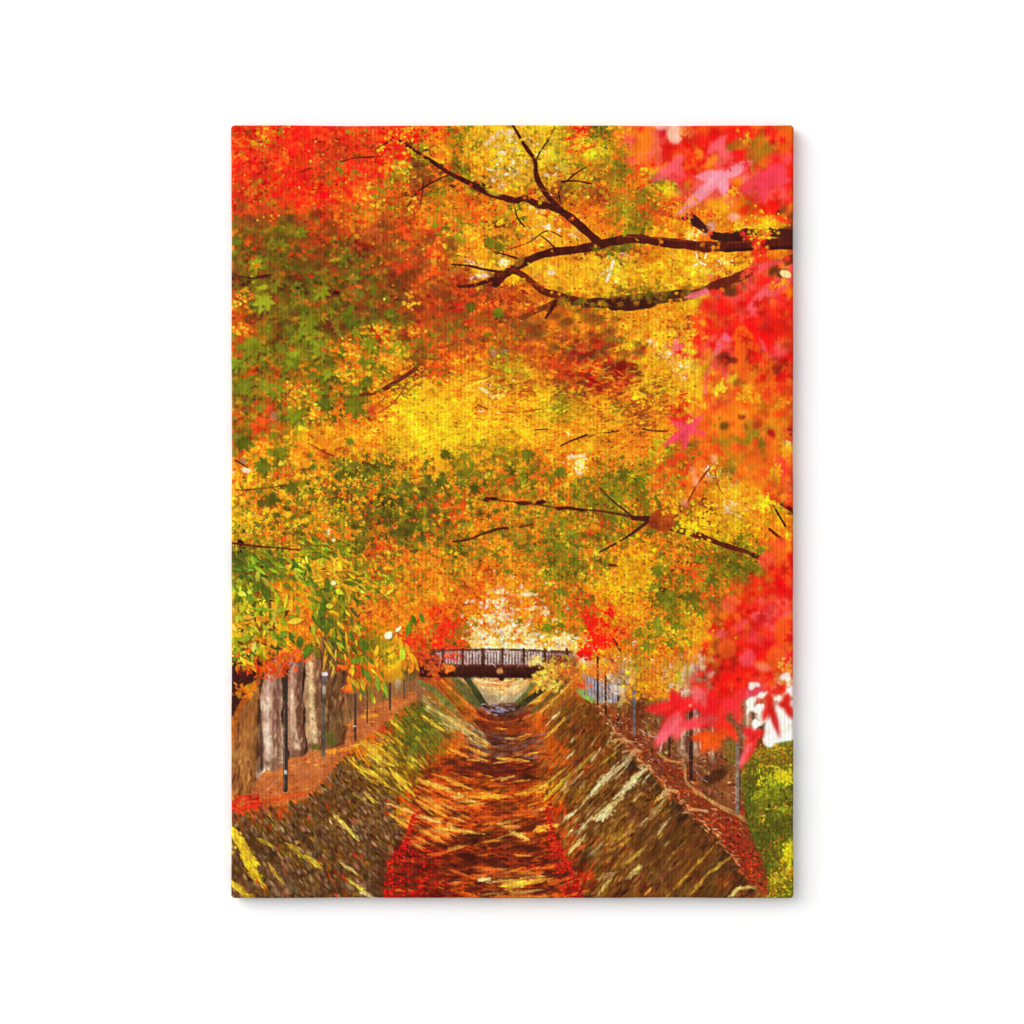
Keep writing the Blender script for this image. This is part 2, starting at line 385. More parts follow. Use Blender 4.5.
# ---- boughs --------------------------------------------------------------
DK = (74, 24, 14)
for pts, w0, w1, c in [
 ([(400, 141), (414, 150), (430, 160), (449, 173), (469, 183), (487, 193), (504, 198), (518, 201), (524, 198), (537, 204), (557, 209), (571, 218), (586, 231), (598, 242)], 2.6, 8.5, DK),
 ([(449, 175), (440, 179), (430, 184), (418, 192), (408, 206)], 2, 1, DK), ([(424, 183), (422, 196), (420, 210)], 1.4, .8, DK),
 ([(513, 126), (518, 134), (523, 143), (530, 153), (535.5, 161), (537, 177), (545, 192), (557, 207)], 2.6, 6, DK),
 ([(555, 128), (548, 141), (540, 153), (536, 161)], 1, 2, DK),
 ([(496, 284), (508, 273), (524, 263), (539, 256), (555, 252), (574, 250), (596, 246), (610, 242), (626, 240)], 7, 9, DK),
 ([(622, 239), (639, 239), (659, 242), (688, 245), (708, 247), (747, 245), (786, 243), (798, 242)], 8, 12, (84, 27, 16)),
 ([(496, 275), (508, 271), (519, 273), (532, 282), (543, 291), (557, 295), (575, 300), (590, 304)], 5, 8, (104, 36, 14)),
 ([(562, 300), (548, 306), (535, 312), (522, 318)], 7, 4, (128, 56, 20)), ([(556, 302), (550, 312), (546, 318)], 4, 2, DK),
 ([(575, 303), (598, 303), (612, 303), (630, 302), (649, 300), (669, 297), (686, 295)], 9, 11, (78, 30, 18)),
 ([(614, 304), (632, 303), (652, 300)], 14, 15, (70, 26, 18)),
 ([(684, 296), (698, 293), (717, 285), (737, 278), (752, 270), (776, 257), (795, 247)], 8, 5, (110, 34, 14)),
 ([(457, 287), (470, 286), (480, 284), (496, 278)], 2.4, 4.6, DK), ([(451, 264.5), (469, 266), (482, 269), (500, 272)], 1.6, 3, DK),
 ([(494, 252), (506, 255), (519, 259)], 1.6, 2, DK), ([(514, 204), (518, 218), (525, 227)], 1.2, 1.6, DK),
 ([(508, 250), (530, 242), (547, 231), (562, 237)], 1, 1.2, DK), ([(541, 236), (548, 241), (555, 248)], 1.1, 1.8, DK),
 ([(562, 182), (575, 181), (592, 184)], 2.2, 1.2, DK), ([(567, 181), (577, 173), (591, 165)], 1.8, .8, DK), ([(561, 202), (559, 193), (563, 185)], 1.6, 1, DK),
 ([(341, 162), (355, 158), (374, 157)], 1.3, 2.2, (110, 30, 16)), ([(376, 149), (392, 140)], 1.2, 1.6, (110, 30, 16)),
 ([(300, 172), (312, 168)], 1.6, 1.2, (120, 34, 14)),
 ([(230, 279), (240, 278), (253, 278), (273, 275)], 4, 2, (70, 26, 18)), ([(272, 246), (282, 257), (288, 266)], 1.4, 1, (90, 45, 18)),
 ([(684, 218), (698, 225), (713, 234), (727, 236), (741, 233), (756, 232), (796, 236)], 5, 8, (86, 32, 14)),
 ([(361, 395), (378, 392), (396, 382), (416, 369)], 3.6, 4.6, (112, 46, 18)), ([(376, 414), (390, 406), (400, 395), (407, 384)], 1, 1.2, (150, 70, 18)),
 ([(376, 407), (384, 399), (392, 391)], 1, 1, (160, 90, 20)),
 ([(561, 446), (571, 441), (587, 435)], 1.6, 1.9, DK), ([(604, 433), (619, 431)], 1, 1.5, DK), ([(643, 429), (655, 431), (668, 431)], 1.6, 1.2, DK),
 ([(535, 430), (548, 429)], 1, 1, DK), ([(500, 412), (520, 412), (541, 409)], .9, 1.2, (190, 80, 15)), ([(470, 381), (488, 378)], .9, 1, (150, 80, 15)),
 ([(478, 405), (488, 409)], 1.6, 1, (150, 70, 15)),
 ([(453, 541.5), (469, 539.5), (481, 534.6), (498, 529), (508, 528)], 1.6, 2.6, DK), ([(520, 527), (534, 524)], 1.8, 1.4, (110, 45, 15)),
 ([(600, 552), (615, 544), (630, 535), (641, 527), (650, 520)], 1.8, 3.2, (76, 36, 16)), ([(600, 488), (612, 500), (624, 509.5), (634, 517)], 1.3, 2, (70, 40, 18)),
 ([(478, 499), (500, 500.5), (530, 503.5), (560, 508), (600, 511), (634, 517)], 1, 2.4, (92, 44, 16)), ([(633, 518), (651, 519)], 5, 6, DK), ([(676, 517), (688, 502), (698, 484), (710, 468)], 2.2, 1.6, (150, 52, 16)),
 ([(669, 527), (682, 531), (694, 534), (709, 539), (721, 544), (737, 549), (748, 552), (763, 559)], 6.5, 3.6, (96, 34, 14)),
 ([(753, 555), (766, 560)], 5, 3, DK), ([(774, 506), (786, 526)], 1.8, 2, DK), ([(772, 500), (784, 505), (796, 512)], 3, 4.4, DK), ([(770, 529), (784, 541)], 2.6, 3, (100, 24, 12)),
 ([(774, 492), (784, 496), (796, 503)], 2.6, 4, (96, 26, 12)), ([(715, 470), (719, 487), (728, 500)], 1.2, .9, (190, 70, 15)),
 ([(232, 543), (255, 546), (279, 548), (300, 550)], 2, 1.4, (96, 30, 16)), ([(236, 490), (259, 489), (287, 485)], .9, 1.2, (120, 50, 15)),
 ([(308, 443), (324, 452), (334, 456)], .9, 1.4, (150, 50, 15)), ([(614, 639), (623, 655)], 1.6, 2.2, (80, 36, 16)), ([(363, 462), (380, 468)], 1.6, 1, (110, 45, 15)),
 ([(610, 565), (622, 566)], 3, 1.4, (110, 45, 15)), ([(235, 460), (248, 468)], 1.6, 1, (80, 30, 12)), ([(330, 552), (345, 558), (372, 556)], 1.2, .8, (130, 60, 15))]:
    line(pts, w0, w1, c, .9)
for x, y, rx, ry, an in [(490, 499, 6, 2.2, 6), (524, 503.5, 7, 2.2, 0), (541, 502.5, 6, 2.4, -6), (562, 508, 7, 2, -14), (575, 509, 9, 2.6, 8), (247, 283, 7, 4.5, 10),
                         (336, 293, 4, 3, 0), (308, 294, 4, 2, 0), (780, 215, 4, 6, 0), (788, 224, 4, 7, 0), (693, 220, 6, 3, 30)]:
    for _ in range(9):
        blob(x + rng.normal(0, rx * .4), y + rng.normal(0, ry * .35), rx * rng.uniform(.3, .6), ry * rng.uniform(.4, .7), an, vary(DK, .2, 5), 1, .9)
for _ in range(700):
    x, y = rnd((400, 130, 796, 312))
    c_ = BG.c[int((y - Y0) * S), int((x - X0) * S)]
    if c_.sum() < 190:
        k = rng.random()
        if k < .5: leaf(x, y, rng.uniform(2, 5), rng.uniform(.5, 1.1), rng.normal(0, 25), vary((116, 44, 24), .2, 8), .9, .6)
        elif k < .8: leaf(x, y, rng.uniform(2, 5), rng.uniform(.5, 1.1), rng.normal(0, 25), vary((44, 14, 12), .2, 5), .9, .7)
        elif k > .9: star(x, y, rng.uniform(2.5, 5), rng.uniform(30, 150), cellcol(x, y, .5, 8), 1, .8)
for _ in range(0):
    t_ = rng.random(); x = 500 + 290 * t_; y = float(np.interp(x, [500, 540, 596, 640, 690, 790], [280, 256, 246, 239, 245, 243])) + rng.choice([-5, 5]) * rng.uniform(.8, 1.1)
    blob(x, y, rng.uniform(2, 4), rng.uniform(.9, 1.8), rng.normal(-4, 14), vary(DK, .12, 4), 1, .85)
# lit ridge on the heavy boughs
line([(626, 236.5), (650, 238), (690, 241.5), (720, 243), (780, 240)], 1.2, 2, (136, 50, 28), 1, .55)
line([(612, 297), (640, 295), (665, 292)], 1.4, 2, (120, 48, 34), 1, .6)
blob(519, 262, 6, 4, -40, (170, 120, 30), 2, .8); blob(494, 193, 7, 2.5, 15, (200, 180, 40), 1.5, .8)
leaf(533, 299, 9, 2.2, 30, (206, 120, 30), 1, .95)
# burl on the low bough
blob(663, 520, 13.5, 11, 0, (166, 70, 18), 1.2); blob(654, 525, 6, 6, 0, (110, 38, 14), 4, .7); blob(668, 515, 7, 5, 20, (190, 88, 24), 4, .7)
for _ in range(60): blob(663 + rng.normal(0, 6), 520 + rng.normal(0, 5), 2.4, .5, rng.uniform(-30, 0), vary((160, 68, 18), .18, 6), .6, .5)
# olive leaves lying across the boughs
for x, y, r in [(610, 252, 6), (650, 292, 8), (640, 296, 6), (603, 302, 7), (582, 300, 9), (566, 300, 8), (698, 305, 6), (720, 292, 9), (596, 248, 7), (627, 245, 5), (775, 273, 8), (560, 288, 5)]:
    star(x, y, r, rng.uniform(60, 120), vary((110, 104, 18), .1, 6), 1.3, .85)

for _ in range(420):
    x, y = rnd((400, 128, 780, 312))
    if not notred(x, y): continue
    c = cellcol(x, y, .5, 5)
    if rng.random() < .5: blob(x, y, rng.uniform(1, 2.6), rng.uniform(.8, 1.6), rng.uniform(-50, 50), c, .9, .85)
    else: star(x, y, rng.uniform(2.5, 4.5), rng.uniform(30, 150), c, .9, .85)
for _ in range(90):
    x = rng.uniform(560, 705); star(x, np.interp(x, [560, 705], [300, 292]) + rng.normal(0, 5), rng.uniform(3, 6), rng.uniform(40, 140), vary([(118, 110, 20), (150, 90, 20), (170, 120, 24)][rng.integers(0, 3)], .1, 8), 1.4, .6)

gxx, gyy = xx / S + X0, yy / S + Y0
def bump(cx, cy, rx, ry): return np.clip(1.5 - 1.5 * np.sqrt(((gxx - cx) / rx) ** 2 + ((gyy - cy) / ry) ** 2), 0, 1)
BG.c *= 1 - .22 * bump(300, 310, 130, 110)[..., None]
# ---- near green leaves ---------------------------------------------------

zone([(232, 285), (330, 270), (395, 320), (370, 370), (345, 400), (330, 430), (232, 440)], [(128, 138, 24), (112, 122, 22), (142, 142, 26), (98, 106, 20)], 200, (6, 12), 'star', 1.6, .85, 10, .1, 8)
zone([(232, 235), (400, 240), (400, 330), (232, 300)], [(112, 112, 22), (98, 92, 20), (126, 120, 26)], 90, (5, 10), 'star', 1.8, .7, 10, .1, 8)
zone([(232, 240), (400, 250), (400, 380), (330, 420), (232, 440)], [(180, 66, 20), (96, 44, 20), (226, 96, 26), (240, 130, 30)], 260, (1.6, 4), 'star', 1.1, .8, 6)
for x, y, r, k in [(265, 300, 15, 1.3), (296, 286, 11, 1), (322, 290, 11, 1), (279, 245, 11, 1), (308, 317, 14, 1), (255, 262, 12, 1), (345, 257, 10, .8),
 (306, 332, 16, 1), (255, 345, 18, 1), (292, 361, 17, 1), (322, 349, 14, 1), (372, 343, 12, .9), (244, 384, 17, 1), (277, 388, 14, .95), (316, 392, 14, .95),
 (353, 402, 15, .74), (296, 412, 15, .95), (326, 402, 11, .75), (242, 441, 12, .8), (279, 451, 11, .9), (265, 464, 12, .85), (294, 486, 10, .8), (271, 498, 10, .8),
 (365, 359, 11, .9), (367, 380, 9, .8), (236, 362, 12, 1.05), (328, 372, 10, .95), (390, 312, 10, .8), (236, 240, 9, .7), (375, 290, 10, .75), (352, 318, 12, .75), (300, 232, 9, .8),
 (350, 440, 6, .8), (490, 240, 9, .8), (500, 245, 8, .8), (470, 305, 8, .8), (500, 312, 9, .8), (560, 470, 9, .9), (528, 452, 9, .85), (475, 487, 8, .7), (440, 480, 9, .7), (446, 452, 7, .75)]:
    a_ = rng.uniform(40, 140); star(x + 1.5, y + 2, r * 1.08, a_, (70, 44, 18), 2.2, .5, .95, 7, 2.3); star(x, y, r * 1.1, a_, vary(np.array((134, 146, 22)) * k, .08, 6), 1.4, .95, rng.uniform(.8, 1), 7, 1.75)
    for q in range(int(r / 3)):
        star(x + rng.normal(0, r * .4), y + rng.normal(0, r * .4), r * .4, rng.uniform(0, 180), vary(np.array((140, 150, 24)) * k, .12, 8), 1.2, .5)
for x, y, r in [(665, 598, 15), (692, 596, 17), (659, 569, 11), (682, 577, 9), (710, 578, 12), (737, 565, 11), (747, 578, 11), (762, 549, 10), (657, 622, 10), (649, 645, 11),
                (676, 625, 10), (719, 555, 10), (735, 592, 8), (650, 585, 9), (701, 558, 8), (650, 532, 8), (702, 610, 10), (640, 632, 8), (672, 641, 9), (560, 545, 11), (575, 560, 10),
                (552, 560, 9), (560, 590, 9), (548, 625, 8), (562, 625, 8), (590, 618, 8), (585, 600, 7), (520, 620, 6), (497, 555, 8), (508, 570, 6), (640, 480, 12), (625, 470, 10), (668, 458, 9)]:
    star(x, y, r, rng.uniform(40, 140), vary((104, 114, 20), .09, 6), 1.0, .88, rng.uniform(.7, 1), 7, 2.1)
    for q in range(3):
        star(x + rng.normal(0, r * .5), y + rng.normal(0, r * .5), r * .45, rng.uniform(0, 180), vary((128, 132, 24), .14, 9), .9, .6)
    for q in range(4):
        blob(x + rng.normal(0, r * .6), y + rng.normal(0, r * .6), rng.uniform(.8, 2), rng.uniform(.6, 1.4), 0, vary(PAL['ro'[q % 2]], .12, 12), .8, .8)
foliage(260, (228, 240, 400, 430), (1.6, 3.4), 'dab', 1.2, .85, pa=.3)
for _ in range(150):
    x, y = rnd((232, 235, 400, 425))
    star(x, y, rng.uniform(2, 5), rng.uniform(0, 180), vary([(70, 40, 20), (150, 50, 20), (214, 84, 24)][rng.integers(0, 3)], .14, 8), 1.2, .7)
# orange leaf star clusters over the right of the middle
for cx, cy, rx, ry, n, c in [(635, 570, 26, 40, 260, (252, 180, 20)), (612, 600, 12, 24, 70, (252, 170, 18)), (712, 630, 16, 22, 70, (248, 180, 24)), (735, 525, 35, 14, 110, (250, 190, 20)),
                             (690, 525, 20, 10, 60, (252, 210, 22)), (640, 690, 30, 12, 80, (244, 150, 24)), (560, 672, 24, 13, 120, (250, 186, 40)), (655, 672, 24, 12, 70, (240, 140, 24))]:
    for _ in range(n):
        x, y = cx + rng.normal(0, rx * .45), cy + rng.normal(0, ry * .45)
        star(x, y, rng.uniform(2, 4.4), rng.uniform(30, 150), vary(c, .12, 20), .7, .85)
        if rng.random() < .3: blob(x + 3, y, .9, .7, 0, (150, 70, 12), .7, .8)
# scarlet tree behind
for cx, cy, rx, ry, n in [(592, 622, 9, 11, 90), (600, 640, 15, 9, 110), (586, 652, 10, 9, 80), (610, 612, 5, 6, 24), (450, 625, 18, 9, 70), (436, 612, 10, 8, 30), (412, 640, 16, 13, 110), (452, 652, 10, 4, 20)]:
    for _ in range(n):
        x, y = cx + rng.normal(0, rx * .45), cy + rng.normal(0, ry * .45)
        star(x, y, rng.uniform(1.8, 3.8), rng.uniform(0, 180), vary((252, 30, 14) if cx > 500 else (248, 58, 18), .08, 14), .7, .85)
blob(462, 632, 8, 4, 20, (150, 90, 20), 2, .7)

# ---- lower scene: trunks, path, banks, canal bed -------------------------
poly([(226, 690), (240, 680), (262, 664), (300, 655), (345, 650), (352, 700), (350, 745), (300, 770), (262, 795), (226, 815)], (96, 52, 26), 1, 2)
def bark(polyg, col, dark, n, slope=0.0, light=None):
    poly(polyg, col, 1, 1)
    xs, ys = [p[0] for p in polyg], [p[1] for p in polyg]
    for _ in range(n):
        x, y = rng.uniform(min(xs), max(xs)), rng.uniform(min(ys), max(ys))
        if not inpoly(polyg, (np.array(x), np.array(y))): continue
        k = rng.random()
        c = dark if k < .4 else (light if light and k > .72 else col)
        leaf(x, y, rng.uniform(3, 10), rng.uniform(.6, 1.7), 90 + slope + rng.normal(0, 12), vary(c, .13, 6), 1, .7)
bark([(226, 700), (240, 676), (252, 668), (262, 700), (263, 745), (266, 775), (258, 796), (240, 803), (226, 812)], (158, 98, 46), (92, 46, 22), 230, 4, (214, 136, 60))
poly([(226, 650), (262, 650), (262, 668), (245, 694), (234, 716), (226, 716)], (62, 22, 18), .95, 1.5)
line([(231, 742), (238, 712), (252, 690), (268, 668)], 5, 5, (176, 92, 24), 1.2, .9)
line([(242, 758), (246, 728), (256, 700)], 3, 3, (160, 92, 36), 1.2, .7)
for pts, w0, w1, c, dk, hi in [  # trunks, each rounded: broad tone, lit flank, dark flank, flared foot
        ([(274, 668), (272, 692), (271, 725), (272, 754), (270, 776)], 17, 26, (190, 148, 120), (126, 82, 60), (222, 190, 166)),
        ([(297, 655), (295, 690), (296, 722), (300, 745), (301, 766)], 12, 24, (176, 128, 98), (104, 64, 44), (210, 170, 138)),
        ([(314, 655), (313, 688), (315, 716), (318, 738), (319, 760)], 13, 22, (192, 148, 104), (120, 76, 48), (236, 202, 150))]:
    line(pts, w0 + 3, w1 + 5, (58, 32, 22), 2.5, .9, wob=.12)
    line(pts, w0, w1, c, 2, 1, wob=.2)
    line([(x + w0 * .32, y) for x, y in pts], w0 * .32, w1 * .3, dk, 3.5, .75, wob=.25)
    line([(x - w0 * .22, y) for x, y in pts], w0 * .22, w1 * .2, hi, 3, .75, wob=.25)
    for _ in range(70):
        t = rng.random(); k = min(3, int(t * 4)); f = t * 4 - k; w_ = w0 + (w1 - w0) * t
        x = pts[k][0] * (1 - f) + pts[k + 1][0] * f + rng.uniform(-.42, .42) * w_; y = pts[k][1] * (1 - f) + pts[k + 1][1] * f
        leaf(x, y, rng.uniform(2, 7), rng.uniform(.6, 1.6), 90 + rng.normal(0, 18), vary([c, dk, hi][rng.integers(0, 3)], .1, 6), 1.4, .5)
    for _ in range(14): blob(pts[-1][0] + rng.uniform(-.5, .5) * w1, pts[-1][1] + rng.uniform(-15, -5), rng.uniform(2, 4), rng.uniform(2, 3.5), rng.uniform(0, 180), vary(dk, .15, 6), 2, .6)
bark([(322, 636), (346, 640), (342, 700), (341, 742), (322, 750)], (118, 78, 44), (72, 44, 26), 130, 2, (160, 112, 66))
bark([(340, 690), (354, 688), (353, 720), (342, 726)], (150, 98, 56), (90, 56, 32), 30, 0, (190, 140, 90))
line([(311, 664), (312, 684), (311, 706)], 4, 3, (236, 200, 136), 1.6, .8)
for x, y in [(316, 748), (332, 742), (330, 735)]: blob(x, y, 5, 4, 0, (92, 92, 30), 2, .8)
poly([(352, 690), (420, 676), (424, 696), (350, 730)], (150, 96, 60), .7, 2)
# fallen-leaf path, left
PL = [(226, 802), (240, 800), (252, 792), (258, 779), (266, 770), (276, 771), (285, 763), (292, 757), (304, 756), (312, 750), (326, 750), (345, 744), (348, 724), (372, 706), (416, 690), (418, 699), (404, 708), (386, 723), (367, 737), (355, 747), (339, 764), (322, 784), (308, 798), (279, 807), (226, 815)]
poly(PL, (198, 106, 52), .95, 1.2)
for _ in range(1500):
    x, y = rng.uniform(228, 420), rng.uniform(690, 815)
    if not inpoly(PL, (np.array(x), np.array(y))): continue
    c = [(206, 112, 56), (226, 92, 22), (188, 120, 78), (240, 140, 30), (160, 60, 22)][rng.integers(0, 5)]
    leaf(x, y, rng.uniform(1.5, 4), rng.uniform(.4, .9), rng.normal(-8, 10), vary(c, .12, 8), .8, .75)
line([(228, 812), (258, 803), (286, 797), (306, 793)], 6, 4, (222, 74, 18), 3, .35)
for _ in range(150): blob(rng.uniform(230, 262), rng.uniform(795, 812), 1.6, .8, 0, vary((220, 40, 16), .2, 10), .8, .8)
line([(328, 752), (352, 748)], 4, 3, (246, 150, 40), 1.5, .8); line([(362, 717), (378, 715)], 3, 2, (250, 170, 40), 1.5, .8)

# stone banks and canal bed: oriented dabs
LE = [(382, 898), (386, 862), (404, 837), (410, 815), (414, 801), (421, 778), (432, 768), (452, 752), (470, 735), (470, 722), (460, 700)]
RE = [(585, 898), (576, 876), (572, 860), (562, 850), (555, 833), (547, 803), (542, 790), (541, 770), (536, 745), (529, 726), (537, 708)]
def lx(y): return np.interp(y, [p[1] for p in LE[::-1]], [p[0] for p in LE[::-1]])
def rx_(y): return np.interp(y, [p[1] for p in RE[::-1]], [p[0] for p in RE[::-1]])
LT = [(412, 702), (406, 706), (386, 723), (367, 737), (355, 747), (339, 764), (322, 784), (308, 798), (279, 807), (226, 815)]
def ltop(x): return np.interp(x, [p[0] for p in LT[::-1]], [p[1] for p in LT[::-1]])
RT = [(570, 690), (596, 708), (623, 742), (649, 768), (668, 790), (688, 811), (717, 837), (733, 856), (745, 876), (768, 898)]
def rtop(x): return np.interp(x, [p[0] for p in RT], [p[1] for p in RT])
for _ in range(17000):
    y = 698 + 204 * rng.random() ** .8; x = rng.uniform(228, 770)
    big = .45 + (y - 690) / 210
    l, r = lx(y), rx_(y)
    if x < l and y > ltop(x):
        c = cellcol(x, y, .55, 5); ang = 62 - 22 * (x - 230) / 190 + rng.normal(0, 9)
        k = rng.random()
        if x < 400 and k < .5:
            c = vary([(138, 108, 86), (96, 66, 38), (116, 86, 34), (58, 36, 22), (158, 130, 104), (84, 58, 30)][rng.integers(0, 6)], .12, 5)
        if k > .975: c = vary((214, 52, 20), .1, 10)
        leaf(x, y, rng.uniform(2.2, 5.4) * big, rng.uniform(.7, 1.8) * big, ang, c, .7, .85)
    elif x > r and y > rtop(x) if x < 768 else False:
        c = cellcol(x, y, .6, 5); ang = -50 + rng.normal(0, 8)
        k = rng.random()
        if k < .6: c = vary([(104, 70, 30), (70, 42, 22), (148, 118, 84), (50, 30, 18), (128, 96, 36), (172, 132, 84)][rng.integers(0, 6)], .14, 5)
        if k > .985: c = vary((214, 52, 20), .1, 10)
        leaf(x, y, rng.uniform(2.4, 6) * big, rng.uniform(.5, 1.3) * big, ang, c, .7, .8)
    elif l <= x <= r:
        c = cellcol(x, y, .55, 5)
        t = (x - (l + r) / 2) / max(8, (r - l) / 2)
        k = rng.random()
        if k < .55: c = vary([(66, 22, 14), (104, 34, 16), (150, 44, 16), (204, 62, 20), (226, 104, 30), (96, 58, 34)][rng.integers(0, 6)], .15, 8)
        leaf(x, y, rng.uniform(1.8, 5) * big, rng.uniform(.4, 1.1) * big, -16 * t + rng.normal(0, 9), c, .7, .85)
# rounded stones of the near left wall
for _ in range(620):
    x, y = rng.uniform(230, 400), rng.uniform(770, 898)
    if y < ltop(x) + 4 or x > lx(y) - 4: continue
    s_ = (.5 + (y - 770) / 160) * rng.uniform(.55, 1.35)
    an = 66 - 20 * (x - 230) / 190 + rng.normal(0, 8)
    blob(x + .9, y + 1.1, 4.4 * s_, 2.4 * s_, an, (48, 26, 16), 1.8, .6)
    c_ = vary([(142, 112, 92), (120, 90, 60), (132, 100, 38), (166, 136, 112)][rng.integers(0, 4)], .12, 6)
    blob(x, y, 3.8 * s_, rng.uniform(1.3, 2.4) * s_, an, c_, 1.6, .8); blob(x - .6, y - .6, 2 * s_, .8 * s_, an, c_ * 1.18, 1.2, .6)
tint([(226, 815), (308, 798), (350, 752), (408, 706), (450, 700), (470, 735), (424, 772), (404, 837), (382, 900), (226, 900)], (1.04, .93, .76), 5)
tint([(575, 694), (623, 742), (668, 790), (745, 876), (765, 900), (585, 900), (562, 850), (547, 803), (541, 770), (530, 722)], (1.06, .88, .62), 5)
tint([(470, 722), (530, 722), (545, 795), (585, 900), (382, 900), (424, 772)], (1.0, .82, .75), 5)
for _ in range(330):
    y = 700 + 198 * rng.random(); l, r = lx(y), rx_(y)
    x = rng.uniform(l, r); big = .4 + (y - 690) / 200
    t = (x - (l + r) / 2) / max(8, (r - l) / 2)
    if 790 < y < 800: continue
    leaf(x, y, rng.uniform(5, 15) * big, rng.uniform(1, 3.4) * big, -14 * t + rng.normal(0, 6), vary((70, 26, 14), .25, 6), 2.4, rng.uniform(.25, .7))
for _ in range(120):
    x, y = rng.normal(495, 32), rng.normal(770, 9)
    leaf(x, y, rng.uniform(4, 9), rng.uniform(.8, 2), rng.normal(0, 8), vary((84, 30, 20), .2, 6), 1.6, .6)
for _ in range(200):
    x, y = rng.uniform(470, 545), rng.uniform(732, 758)
    leaf(x, y, rng.uniform(3, 7), rng.uniform(.6, 1.4), rng.normal(-(x - 505) * .35, 8), vary([(110, 70, 52), (150, 84, 44), (84, 40, 30), (120, 100, 100)][rng.integers(0, 4)], .15, 6), 1, .7)
# smoother brown foot of the right bank, and its stepped crest
for _ in range(700):
    x, y = rng.uniform(640, 760), rng.uniform(815, 898)
    if y < rtop(x) + 4: continue
    leaf(x, y, rng.uniform(4, 10), rng.uniform(1, 2.4), -50 + rng.normal(0, 6), vary((104, 60, 24), .16, 6), 1.5, .55)
for _ in range(500):
    x, y = rng.uniform(556, 640), rng.uniform(700, 800)
    if y < rtop(x) + 2 or x < rx_(y): continue
    leaf(x, y, rng.uniform(3, 8), rng.uniform(.5, 1.2), -50 + rng.normal(0, 7), vary([(150, 66, 26), (84, 44, 22), (60, 34, 20), (128, 96, 40), (176, 90, 34)][rng.integers(0, 5)], .15, 8), 1, .7)
for x0, y0, x1, y1, d in [(626, 754, 640, 766, 9), (648, 768, 668, 795, 13), (676, 794, 690, 812, 11), (700, 815, 730, 852, 18), (732, 858, 758, 888, 12)]:
    for _ in range(60):
        t = rng.random(); q = abs(rng.normal(0, d * .6))
        leaf(x0 + (x1 - x0) * t - q * .75, y0 + (y1 - y0) * t + q * .65 + 2, rng.uniform(3, 6), rng.uniform(.8, 1.8), -50 + rng.normal(0, 8), vary((64, 38, 20), .18, 5), 1.2, .6)
# scarlet leaf drifts
for poly_, n in [([(382, 900), (386, 862), (398, 845), (420, 838), (434, 862), (444, 900)], 760), ([(545, 805), (552, 802), (556, 836), (566, 852), (574, 866), (584, 900), (566, 900), (555, 870), (546, 850), (540, 830)], 520)]:
    for _ in range(n * 2):
        x, y = rng.uniform(380, 590), rng.uniform(800, 900)
        if inpoly(poly_, (np.array(x), np.array(y))):
            blob(x, y, rng.uniform(.8, 2.4), rng.uniform(.5, 1.2), rng.normal(0, 20), vary((190, 18, 16), .3, 10), .8, .85)
for _ in range(260):
    x, y = rng.uniform(425, 560), rng.uniform(830, 898)
    blob(x, y, rng.uniform(1, 5), rng.uniform(.5, 1.3), rng.normal(0, 10), vary((74, 24, 14), .2, 6), 1, .7)
# mossy bend of the left bank
for _ in range(520):
    x = rng.normal(418, 14); y = rng.normal(728, 17)
    if y < ltop(x) + 1 or x > 446: continue
    leaf(x, y, rng.uniform(2, 5), rng.uniform(.6, 1.4), 48 + rng.normal(0, 14), vary([(96, 106, 26), (120, 112, 26), (70, 76, 22)][rng.integers(0, 3)], .14, 6), .8, .7)
for _ in range(170):
    t = rng.random(); x = 424 + 62 * t + rng.normal(0, 3); y = 699 + 42 * t ** .8 + rng.normal(0, 5)
    leaf(x, y, rng.uniform(2, 6), rng.uniform(.5, 1.1), 38 + rng.normal(0, 8), vary([(168, 156, 110), (150, 140, 90), (206, 190, 110)][rng.integers(0, 3)], .12, 6), .8, .65)

for _ in range(170):   # curved bars of sun on the leafy bed
    y = rng.choice([rng.uniform(774, 846), rng.uniform(866, 897), rng.uniform(735, 762)], p=[.66, .22, .12]); l, r = lx(y), rx_(y)
    x = rng.uniform(l + 4, r - 4) if rng.random() < .45 else rng.normal(l + 26, 16)
    if y > 850: x = rng.normal(520, 24)
    if not l - 4 < x < r: continue
    t = (x - (l + r) / 2) / max(8, (r - l) / 2); g_ = .5 + (y - 720) / 180; ln = rng.uniform(4, 11) * g_
    a = math.radians(-20 * t + (10 if t < 0 else 0) + rng.normal(0, 5))
    streak(x - ln * math.cos(a), y - ln * math.sin(a), x + ln * math.cos(a), y + ln * math.sin(a), rng.uniform(1.6, 3.6) * g_, [(252, 156, 46), (250, 120, 32), (252, 186, 84), (244, 96, 30)][rng.integers(0, 4)])
for _ in range(120):   # slanting bars on both banks
    if rng.random() < .55:
        x, y = rng.uniform(560, 668), rng.uniform(735, 860); a = math.radians(-50 + rng.normal(0, 4)); c = [(200, 170, 110), (178, 140, 76), (226, 200, 140), (170, 120, 44)][rng.integers(0, 4)]
        if y < rtop(x) + 6 or x < rx_(y) + 6: continue
    else:
        x, y = rng.uniform(345, 425), rng.uniform(715, 800); a = math.radians(42 + rng.normal(0, 5)); c = [(226, 176, 40), (180, 148, 40), (246, 206, 60)][rng.integers(0, 3)]
        if y < ltop(x) + 4 or x > lx(y) - 4: continue
    ln = rng.uniform(3, 9); streak(x - ln * math.cos(a), y - ln * math.sin(a), x + ln * math.cos(a), y + ln * math.sin(a), rng.uniform(1.2, 2.8), c)
mb_ = (np.clip((gyy - 704) / 10, 0, 1) * np.clip((gxx - 370) / 40, .15, 1) * .55)[..., None]
BG.c[:] = BG.c * (1 - mb_) + gauss(BG.c, .8) * mb_
